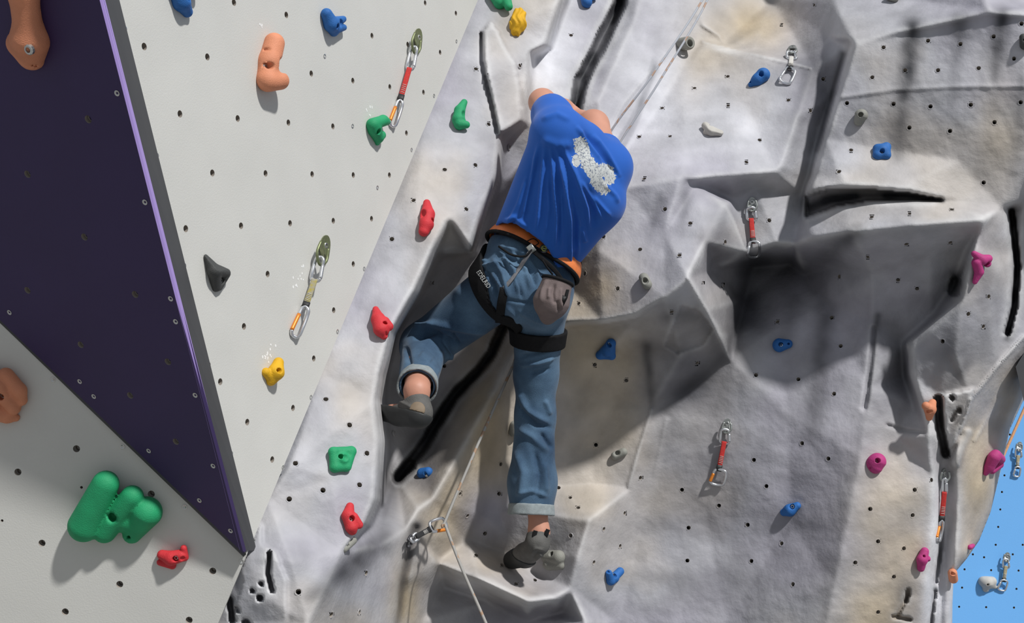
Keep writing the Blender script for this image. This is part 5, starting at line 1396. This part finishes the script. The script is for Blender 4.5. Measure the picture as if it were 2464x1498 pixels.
jfolds = [
    # seat
    ([(1185, 620), (1210, 660), (1225, 720)], 7, 0.006), ([(1200, 600), (1235, 650), (1250, 710)], 6, 0.006), ([(1225, 595), (1262, 650), (1278, 700)], 6, 0.006), ([(1160, 640), (1190, 680), (1200, 720)], 6, -0.005),
    ([(1255, 600), (1290, 650), (1300, 680)], 6, 0.005), ([(1240, 615), (1268, 665)], 5, -0.005), ([(1212, 625), (1236, 680)], 5, -0.005), ([(1195, 590), (1240, 600), (1280, 620)], 6, 0.004),
    ([(1130, 655), (1170, 640), (1200, 640)], 6, 0.006), ([(1140, 640), (1175, 625)], 5, 0.005), ([(1215, 720), (1260, 728), (1300, 730)], 4, -0.003),
    ([(1150, 668), (1185, 640), (1215, 632)], 5, 0.0045), ([(1180, 655), (1205, 690), (1210, 720)], 5, 0.004), ([(1226, 640), (1250, 690), (1258, 725)], 4.5, -0.0045), ([(1272, 640), (1290, 690)], 5, -0.004), ([(1195, 610), (1240, 628), (1275, 640)], 4.5, -0.004), ([(1215, 735), (1240, 760), (1250, 790)], 7, 0.004), ([(1240, 745), (1290, 770), (1330, 780)], 7, 0.003),
    # left thigh and knee
    ([(975, 800), (1040, 780), (1110, 790), (1180, 800)], 9, 0.007), ([(990, 815), (1050, 800), (1100, 830)], 7, -0.008), ([(1000, 790), (1050, 775)], 7, 0.006), ([(1060, 800), (1085, 850), (1075, 870)], 7, 0.007), ([(1085, 800), (1105, 830)], 6, -0.007),
    ([(1090, 690), (1130, 720), (1170, 745)], 22, 0.004), ([(975, 830), (985, 870), (975, 900)], 8, -0.005), ([(1010, 850), (1040, 870)], 14, 0.003), ([(1120, 660), (1140, 680), (1150, 710)], 6, -0.005), ([(1060, 840), (1065, 880), (1050, 905)], 6, 0.004),
    # right leg
    ([(1245, 860), (1290, 850), (1340, 835)], 6, -0.006), ([(1250, 880), (1295, 872), (1335, 860)], 6, 0.006), ([(1275, 900), (1325, 885)], 5, -0.004), ([(1245, 930), (1270, 990), (1320, 1020)], 9, 0.006), ([(1250, 980), (1290, 1020), (1330, 1030)], 8, -0.006),
    ([(1245, 1030), (1280, 1050), (1320, 1090)], 10, 0.005), ([(1300, 1040), (1330, 1080)], 6, -0.005), ([(1240, 1080), (1260, 1140), (1250, 1200)], 12, 0.005), ([(1285, 1080), (1300, 1140), (1290, 1200)], 9, -0.005), ([(1310, 1110), (1315, 1190)], 9, 0.004), ([(1240, 1190), (1280, 1180), (1320, 1195)], 7, 0.004),
    ([(1262, 800), (1270, 850)], 6, 0.004), ([(1310, 960), (1325, 1000)], 7, 0.004)]
lo, hi = bounds(jean_parts, 0.03)
jeans = solid('jeans', f_jeans, lo, hi, 0.0044, M['denim'], root, jfolds, gain=2.2)
# rolled cuffs
def cuff(end, axis, r, ln, flare, thick=0.009):
    c0 = end - axis * ln * 0.9; c1 = end + axis * ln * 0.1
    def f(P):
        t = d_plane(P, c0, axis)
        rad = d_cyl(P, end, axis, 0.0)
        rr = r + flare * np.clip(t / ln, 0, 1)
        ring = np.abs(rad - rr) - thick * 0.5
        v = smax(smax(ring, -t, 0.004), d_plane(P, c1, axis), 0.004)
        return v - 0.0007 * np.sin(P[:, 0] * 130) * np.cos(P[:, 1] * 90)
    q = r + flare + 0.03 + ln
    return solid('cuff', f, end - q, end + q, 0.0030, M['cuff'], jeans)
cuff(Lend, Lax, 0.0575, 0.046, 0.003, 0.007)
cuff(Rend, Rax, 0.0700, 0.036, 0.002)

# T-shirt: a thin shell hanging from the shoulders, open at the hem and the sleeves
shirt_parts = [
    (J(1238, 590, 3.84), J(1335, 330, 3.79), 0.078, 0.070), (J(1325, 640, 3.875), J(1425, 480, 3.87), 0.066, 0.098), (J(1425, 480, 3.87), J(1440, 415, 3.90), 0.098, 0.080),
    (J(1285, 610, 3.85), J(1380, 420, 3.83), 0.095, 0.105), (LS, RS, 0.070, 0.076), (J(1340, 320, 3.79), J(1330, 282, 3.86), 0.070, 0.058), (J(1330, 282, 3.86), J(1316, 256, 3.93), 0.058, 0.056),
    (RS, J(1440, 345, 4.0), 0.076, 0.064), (J(1350, 320, 3.80), J(1400, 340, 3.86), 0.060, 0.060)]
Hp, Hn = J(1280, 632, 3.86), unit((0.60, 0.80, -0.52))
Ls, Ln = J(1322, 268, 3.90), unit(LE - LS)
Rs, Rn = J(1444, 356, 3.985), unit(RE - RS)
def f_shirt_solid(P): return chain(P, None, shirt_parts, 0.035)
def f_shirt(P):
    v = f_shirt_solid(P)
    v = np.maximum(v, -(v + 0.009))
    v = np.maximum(v, -d_plane(P, Hp, Hn))
    nearL = d_cap(P, Ls, LE, 0.085, 0.085) < 0
    v = np.where(nearL, np.maximum(v, d_plane(P, Ls, Ln)), v)
    nearR = d_cap(P, Rs + Rn * 0.04, RE, 0.075, 0.085) < 0
    v = np.where(nearR, np.maximum(v, d_plane(P, Rs, Rn)), v)
    return v
sfolds = [
    # thin drawn-up creases fanning from the left armpit to the hem
    ([(1297, 345), (1278, 430), (1262, 500), (1252, 545)], 5, 0.0058), ([(1312, 352), (1303, 440), (1296, 520), (1288, 560)], 5, 0.0062), ([(1324, 350), (1334, 430), (1340, 520), (1334, 600)], 4.5, 0.0062),
    ([(1338, 352), (1360, 440), (1372, 530), (1372, 660)], 5, 0.0070), ([(1350, 345), (1385, 420), (1412, 500), (1420, 560)], 5.5, 0.0062), ([(1318, 420), (1322, 500), (1310, 575)], 4, 0.0034), ([(1350, 450), (1352, 520), (1350, 600)], 4, 0.0042),
    ([(1376, 450), (1392, 530), (1390, 620)], 4.5, 0.0048), ([(1270, 420), (1248, 490), (1222, 540)], 5, 0.0034), ([(1395, 430), (1430, 490), (1450, 530)], 5, 0.0050), ([(1425, 470), (1455, 505), (1470, 520)], 5, 0.0040), ([(1450, 440), (1480, 470), (1490, 490)], 6, 0.0036),
    # soft hollows between them
    ([(1290, 380), (1272, 470), (1255, 545)], 12, -0.0040), ([(1345, 400), (1350, 480), (1345, 590)], 9, -0.0035), ([(1372, 420), (1385, 500), (1382, 610)], 9, -0.0040), ([(1405, 440), (1425, 500), (1430, 550)], 9, -0.0040),
    # across the shoulders
    ([(1400, 312), (1440, 362), (1490, 425)], 8, -0.0060), ([(1385, 300), (1415, 345), (1450, 392)], 6, 0.0052), ([(1425, 320), (1462, 372), (1495, 430)], 6, 0.0045), ([(1300, 335), (1340, 348), (1378, 348)], 12, 0.0040), ([(1300, 288), (1340, 274), (1375, 290)], 8, 0.0030),
    ([(1205, 538), (1238, 524), (1272, 548)], 7, 0.0045), ([(1222, 548), (1250, 520)], 5, -0.0035), ([(1398, 545), (1410, 585)], 6, 0.0045), ([(1385, 600), (1378, 650)], 5, -0.0035)]
lo, hi = bounds(shirt_parts, 0.03)

def shirt_material():
    """blue jersey with a ragged white drawing printed on the back"""
    m = M['shirt']; nt = m.node_tree; p = nt.nodes['Principled BSDF']
    base = p.inputs['Base Color'].links[0].from_socket
    at_ = nt.nodes.new('ShaderNodeAttribute'); at_.attribute_name = 'print'
    tc = nt.nodes.new('ShaderNodeTexCoord')
    mp = nt.nodes.new('ShaderNodeMapping'); mp.inputs['Rotation'].default_value = (0.3, 0.9, 0.4); mp.inputs['Scale'].default_value = (1, 1, 0.8)
    nt.links.new(tc.outputs['Object'], mp.inputs['Vector'])
    n = nt.nodes.new('ShaderNodeTexNoise'); n.inputs['Scale'].default_value = 130; n.inputs['Detail'].default_value = 3
    nt.links.new(mp.outputs['Vector'], n.inputs['Vector'])
    ad_ = nt.nodes.new('ShaderNodeMath'); ad_.operation = 'MULTIPLY_ADD'; ad_.inputs[1].default_value = 0.9; 
    nt.links.new(n.outputs['Fac'], ad_.inputs[0]); nt.links.new(at_.outputs['Fac'], ad_.inputs[2])
    th = nt.nodes.new('ShaderNodeMath'); th.operation = 'GREATER_THAN'; th.inputs[1].default_value = 0.74
    nt.links.new(ad_.outputs[0], th.inputs[0])
    ln = nt.nodes.new('ShaderNodeTexNoise'); ln.inputs['Scale'].default_value = 95; ln.inputs['Detail'].default_value = 2
    nt.links.new(mp.outputs['Vector'], ln.inputs['Vector'])
    lr = nt.nodes.new('ShaderNodeValToRGB')
    e = lr.color_ramp.elements; e[0].position = 0.40; e[0].color = (0.52, 0.54, 0.53, 1); e[1].position = 0.62; e[1].color = (0.52, 0.54, 0.53, 1)
    k = lr.color_ramp.elements.new(0.505); k.color = (0.08, 0.10, 0.16, 1)
    k = lr.color_ramp.elements.new(0.465); k.color = (0.52, 0.54, 0.53, 1)
    k = lr.color_ramp.elements.new(0.545); k.color = (0.52, 0.54, 0.53, 1)
    nt.links.new(ln.outputs['Fac'], lr.inputs['Fac'])
    mx = nt.nodes.new('ShaderNodeMix'); mx.data_type = 'RGBA'
    nt.links.new(th.outputs[0], mx.inputs[0]); nt.links.new(base, mx.inputs[6]); nt.links.new(lr.outputs['Color'], mx.inputs[7])
    nt.links.new(mx.outputs[2], p.inputs['Base Color'])
M['shirt'].node_tree.nodes['Principled BSDF'].inputs['Sheen Weight'].default_value = 0.12
M['denim'].node_tree.nodes['Principled BSDF'].inputs['Sheen Weight'].default_value = 0.1
shirt_material()
V, F = nets(f_shirt, lo, hi, 0.0036)
V = fold(relax(V, F, 1), F, sfolds, gain=1.9, width=0.9)
shirt = mesh_obj('t_shirt', c2w(V), F, M['shirt'], root, origin=c2w(V.mean(axis=0)))
sN = vnormals(V, F); sx_, sy_ = to_px(V)
pm = np.full(len(V), -1.0)
for (cx_, cy_, rx_, ry_, rot) in [(1402, 362, 24, 46, -0.35), (1420, 402, 24, 52, -0.55), (1442, 442, 22, 42, -0.65), (1458, 410, 26, 22, 0.5), (1386, 385, 14, 22, 0.0), (1468, 428, 18, 22, 0.2)]:
    c_, s_ = math.cos(rot), math.sin(rot)
    qx = (sx_ - cx_) * c_ + (sy_ - cy_) * s_; qy = -(sx_ - cx_) * s_ + (sy_ - cy_) * c_
    pm = np.maximum(pm, 1.05 - np.sqrt((qx / rx_) ** 2 + (qy / ry_) ** 2))
pm = np.where(sN[:, 2] > 0.05, pm, -1.0)
a_ = shirt.data.attributes.new('print', 'FLOAT', 'POINT')
a_.data.foreach_set('value', pm.astype(np.float32))

# climbing shoes
def shoe(parts, collar, sole_c, sole_n, tabs, strap, ridges):
    ch = [(parts[i][0], parts[i + 1][0], parts[i][1], parts[i + 1][1]) for i in range(len(parts) - 1)] + collar
    def fs(P): return chain(P, None, ch, 0.016)
    lo, hi = bounds(ch, 0.02)
    def fu(P):
        v = fs(P)
        top = collar[0][0]; axd = unit(collar[0][0] - parts[0][0])
        v = smax(v, d_plane(P, top, axd), 0.004)
        return smax(v, -(d_cap(P, parts[0][0] + (top - parts[0][0]) * 0.5, top + axd * 0.05, collar[0][3] * 0.80, collar[0][3] * 0.86)), 0.003)
    so = solid('shoe', fu, lo, hi, 0.0030, M['shoe_upper'], root, ridges)
    def fsole(P):
        v = fs(P) - 0.0035
        return smax(v, -d_plane(P, sole_c, sole_n), 0.003)
    solid('sole', fsole, lo - 0.01, hi + 0.01, 0.0030, M['shoe_rubber'], so)
    for t in tabs: tube('pull_tab', catmull(t, 4), 0, M['black_web'], so, seg=8, flat=(0.014, 0.004, (1, 0.2, 0)))
    if strap is not None:
        sc, sn, sw = strap
        def fst(P): return np.maximum(np.maximum(np.abs(fs(P) - 0.0012) - 0.0026, np.sqrt(((P - np.asarray(sc, np.float32)) ** 2).sum(1)) - sw), d_plane(P, sole_c, sole_n))
        solid('strap', fst, lo, hi, 0.0025, M['shoe_tan'], so)
    return so
shoe([(J(1008, 996, 3.700), 0.040), (J(964, 986, 3.765), 0.043), (J(912, 980, 3.855), 0.034)], [(J(1002, 962, 3.725), J(1006, 985, 3.715), 0.041, 0.041)],
     J(962, 984, 3.76), unit((-0.28, -0.94, 0.18)), [[J(1026, 972, 3.70), J(1030, 990, 3.69), J(1018, 1012, 3.69)]], (J(1004, 984, 3.665), None, 0.024),
     [([(915, 958), (960, 965), (1000, 985)], 5, 0.004), ([(975, 1000), (1005, 1015)], 4, -0.003)])
shoe([(J(1294, 1310, 3.970), 0.036), (J(1264, 1334, 4.045), 0.036), (J(1233, 1346, 4.120), 0.027)], [(J(1296, 1284, 3.985), J(1294, 1300, 3.975), 0.038, 0.038)],
     J(1270, 1348, 4.03), unit((-0.30, -0.93, -0.20)), [[J(1284, 1300, 3.945), J(1286, 1288, 3.945), J(1289, 1276, 3.95)], [J(1309, 1300, 3.955), J(1314, 1286, 3.95), J(1319, 1273, 3.955)]], None,
     [([(1275, 1335), (1288, 1318), (1308, 1322)], 4, 0.003), ([(1282, 1342), (1295, 1328), (1312, 1332)], 3, -0.003), ([(1285, 1350), (1300, 1336), (1314, 1340)], 3, 0.003)])

# harness: padded belt, leg loops, straps
har = empty('harness', c2w(Wend), root)
har['label'] = 'orange and black climbing harness'
wa, wb = J(1238, 606, 3.850), J(1322, 644, 3.868)
Bc = Wend + Wax * 0.026
def f_waist(P): return np.minimum(d_cap(P, wa, wb, 0.090, 0.086), d_cap(P, (wa + wb) / 2, (wa + wb) / 2, 0.097, 0.097)) if False else d_cap(P, wa, wb, 0.099, 0.095)
def ring(f, c, n, half, thick, off=0.0):
    return lambda P: smax(np.abs(f(P) - off) - thick, np.abs(d_plane(P, c, n)) - half, 0.004)
bl, bh = bounds([(wa, wb, 0.09, 0.09)], 0.04)
solid('belt', ring(f_waist, Bc, Wax, 0.027, 0.006), bl, bh, 0.0034, M['leather'], har)
solid('belt_edge', ring(f_waist, Bc + Wax * 0.027, Wax, 0.006, 0.006, 0.002), bl, bh, 0.0032, M['black_web'], har)
solid('belt_edge', ring(f_waist, Bc - Wax * 0.029, Wax, 0.006, 0.0065, 0.003), bl, bh, 0.0032, M['black_web'], har)
lax = unit(LK - LH)
lc = J(1217, 692, 3.90)
f_ll = ring(f_jouter, lc, lax, 0.034, 0.007, 0.009)
def f_lloop(P): return np.maximum(f_ll(P), np.sqrt(((P - lc.astype(np.float32)) ** 2).sum(1)) - 0.155)
loopL = solid('leg_loop', f_lloop, lc - 0.17, lc + 0.17, 0.0036, M['black_web'], har)
rc = J(1293, 812, 3.95); rax = unit(unit(J(1290, 900, 4.02) - RH) + np.array((-0.02, 0, 0.1)))
f_rl = ring(f_jouter, rc, rax, 0.028, 0.006, 0.006)
def f_rloop(P): return np.maximum(np.maximum(f_rl(P), np.sqrt(((P - rc.astype(np.float32)) ** 2).sum(1)) - 0.15), J(1205, 800, 3.95)[0] - P[:, 0])
solid('leg_loop', f_rloop, rc - 0.16, rc + 0.16, 0.0036, M['black_web'], har)
def f_cloth(P): return np.minimum(f_jouter(P), f_waist(P) - 0.006)
def on_cloth(pts, lift=0.004, k=5):
    Q = catmull([np.array((p[0], p[1], 0.0)) for p in pts], k)
    out = []; last = 3.75
    for q in Q:
        d = ray_depth(f_cloth, q[0], q[1]); last = d if d is not None else last
        out.append(cpt(q[0], q[1], last - lift))
    return out
tube('strap', on_cloth([(1279, 600), (1258, 632), (1234, 668), (1212, 694)], 0.007), 0, M['strap_grey'], har, flat=(0.013, 0.004, (0.8, 0.5, 0)))
tube('strap', on_cloth([(1270, 592), (1300, 618), (1335, 650), (1362, 690)], 0.008), 0, M['black_web'], har, flat=(0.014, 0.005, (0.5, 0.8, 0)))
tube('strap', on_cloth([(1214, 692), (1206, 735), (1202, 775)], 0.006), 0, M['black_web'], har, flat=(0.028, 0.005, (1, 0, 0)))
tube('gear_loop', on_cloth([(1200, 592), (1230, 612), (1262, 616), (1280, 600)], 0.010), 0.0035, M['black_web'], har)
bk = on_cloth([(1272, 590), (1284, 606)], 0.010, 2)
tube('buckle', bk, 0, M['hanger_steel'], har, flat=(0.022, 0.006, (0.8, -0.5, 0)))
def flat_text(txt, a, b, height, f, material, parent, lift=0.0016, name='lettering'):
    """raised lettering laid onto a surface between two points of it"""
    cu = bpy.data.curves.new('t', 'FONT'); cu.body = txt; cu.size = 1.0; cu.resolution_u = 2
    o = bpy.data.objects.new('t', cu); COL.objects.link(o)
    dg = bpy.context.evaluated_depsgraph_get()
    me = bpy.data.meshes.new_from_object(o.evaluated_get(dg))
    bpy.data.objects.remove(o); bpy.data.curves.remove(cu)
    W = np.array([v.co[:] for v in me.vertices]); Fc = [tuple(p.vertices) for p in me.polygons]
    bpy.data.meshes.remove(me)
    W[:, 0] -= W[:, 0].min(); W[:, 0] /= W[:, 0].max(); h_ = W[:, 1].max() or 1
    W[:, 1] = W[:, 1] / h_ * height
    a, b = np.array(a, float), np.array(b, float); t = b - a; L_ = np.linalg.norm(t); t /= L_; up = np.array((t[1], -t[0]))
    out = []; last = 3.8
    for w in W:
        q = a + t * w[0] * L_ + up * w[1]
        d = ray_depth(f, q[0], q[1]); last = d if d is not None and d < 3.9 else last
        out.append(cpt(q[0], q[1], last - lift))
    out = np.array(out); n = len(out)
    back = out * (1 + 0.002 / 3.8)
    return mesh_obj(name, c2w(np.vstack((out, back))), Fc + [tuple(i + n for i in f_[::-1]) for f_ in Fc], material, parent, smooth=False)
flat_text('EDELRID', (1146, 655), (1173, 694), 11, f_lloop, M['print_white'], loopL)
# round emblem on the belt
fb = ring(f_waist, Bc, Wax, 0.027, 0.006)
ec = cpt(1309, 598, (ray_depth(fb, 1309, 598) or 3.80) - 0.003)
en = unit((0.15, 0.25, 1.0)); eu = unit(np.array((0.35, 0.9, 0)) - en * np.dot((0.35, 0.9, 0), en)); es = np.cross(eu, en)
nn = 24
EV = [ec + (es * math.cos(2 * math.pi * i / nn) + eu * math.sin(2 * math.pi * i / nn)) * 0.0135 + en * z for z in (-0.008, 0.001) for i in range(nn)]
em = mesh_obj('emblem', c2w(np.array(EV)), [tuple(range(nn, 2 * nn)), tuple(range(nn))[::-1]] + [(i, (i + 1) % nn, nn + (i + 1) % nn, nn + i) for i in range(nn)], M['gate_dark'], har, smooth=False)
ee = [ec + en * 0.002 + (es * x + eu * y) * 0.0085 for (x, y) in [(-0.7, 0.0), (0.0, 0.06), (0.75, 0.12), (0.5, 0.75), (-0.15, 0.95), (-0.8, 0.5), (-0.85, -0.25), (-0.3, -0.85), (0.35, -0.85), (0.75, -0.5)]]
tube('letter_e', catmull(ee, 3), 0.0014, M['lime'], em, seg=6)
tube('belt_trim', on_cloth([(1268, 580), (1284, 574), (1296, 584), (1288, 592), (1300, 600)], 0.011), 0.0016, M['black_web'], har, seg=6)

# chalk bag
bc0, bc1, bc2 = J(1342, 676, 3.700), J(1326, 728, 3.690), J(1318, 762, 3.700)
bax = unit(bc0 - bc1)
def f_bag(P):
    v = chain(P, None, [(bc0, bc1, 0.046, 0.053), (bc1, bc2, 0.053, 0.024)], 0.012)
    v = smax(v, d_plane(P, bc0, bax), 0.004)
    return smax(v, -d_cap(P, bc0 - bax * 0.03, bc0 + bax * 0.05, 0.038, 0.041), 0.003)
V, F = nets(f_bag, *bounds([(bc0, bc2, 0.055, 0.055)], 0.02), 0.0030)
V = fold(relax(V, F, 1), F, [([(1335, 680), (1330, 705), (1335, 735)], 5, -0.005), ([(1318, 670), (1305, 700), (1300, 730)], 6, 0.004), ([(1350, 690), (1348, 720), (1352, 745)], 5, 0.004), ([(1340, 720), (1346, 750)], 5, -0.005), ([(1322, 690), (1320, 720)], 5, 0.004)])
bag = mesh_obj('chalk_bag', c2w(V), F, M['bag_cloth'], None, origin=c2w(bc0))
tag(bag, 'mauve grey chalk bag with a black rim on the harness', 'chalk bag')
bs = unit(np.cross(bax, (0, 0, 1))); bt = np.cross(bax, bs)
tube('rim', [bc0 + (bs * math.cos(t) + bt * math.sin(t)) * 0.046 for t in np.linspace(0, 2 * math.pi, 28, endpoint=False)], 0.0055, M['black_web'], bag, closed=True)
tube('strap', [J(1352, 735, 3.645), J(1362, 715, 3.648), J(1366, 697, 3.66)], 0, M['black_web'], bag, flat=(0.010, 0.004, (1, 0.3, 0)))
tube('buckle', [J(1351, 722, 3.642), J(1358, 712, 3.645)], 0, M['keeper'], bag, flat=(0.016, 0.006, (0.8, 0.5, 0)))
tube('pull_cord', on_cloth([(1305, 625), (1318, 645), (1330, 660)], 0.012), 0.003, M['black_web'], bag)

# ------------------------------------------------------------------ small things at the edges
dv = [(2444, 882), (2468, 842), (2570, 790), (2570, 1010), (2464, 967)]
DV = [cpt(x, y, 4.16 + 0.0006 * (x - 2444)) for (x, y) in dv] + [cpt(x + 4, y, 4.26) for (x, y) in dv]
_n = len(dv)
vo_ = mesh_obj('wedge_volume', c2w(np.array(DV)), [tuple(range(_n))[::-1], tuple(range(_n, 2 * _n))] + [(i, (i + 1) % _n, _n + (i + 1) % _n, _n + i) for i in range(_n)], M['rubber_dark'], None, smooth=False)
bm = bmesh.new(); bm.from_mesh(vo_.data); bmesh.ops.recalc_face_normals(bm, faces=bm.faces); bm.to_mesh(vo_.data); bm.free()
tag(vo_, 'black wedge volume cut by the right edge, above the blue wall', 'climbing volume')
# chalk dabs left by fingers on the grey board
M['chalk'] = mat('chalk', (0.85, 0.85, 0.84), 0.9)
_r = np.random.default_rng(3)
V_, F_ = [], []
for (cx_, cy_, n_, sx2, sy2) in [(646, 856, 16, 14, 16), (720, 668, 12, 14, 22), (888, 268, 6, 8, 8), (628, 62, 5, 6, 6)]:
    for _ in range(n_):
        x_, y_ = cx_ + _r.normal() * sx2 * 0.6, cy_ + _r.normal() * sy2 * 0.6
        c_ = MAIN.uv(MAIN.pt(x_, y_)); r1, r2 = _r.uniform(0.0014, 0.0030), _r.uniform(0.0020, 0.0050)
        b_ = len(V_)
        for z_ in (-0.0005, 0.0005):
            for i in range(7):
                a_2 = 2 * math.pi * i / 7
                V_.append(MAIN.xyz((c_[0] + r1 * math.cos(a_2), c_[1] + r2 * math.sin(a_2)), z_))
        F_.append(tuple(b_ + 7 + i for i in range(7))); F_ += [(b_ + i, b_ + (i + 1) % 7, b_ + 7 + (i + 1) % 7, b_ + 7 + i) for i in range(7)]
ck = mesh_obj('chalk_dabs', c2w(np.array(V_)), F_, M['chalk'], wl, smooth=False)
ck['kind'] = 'stuff'
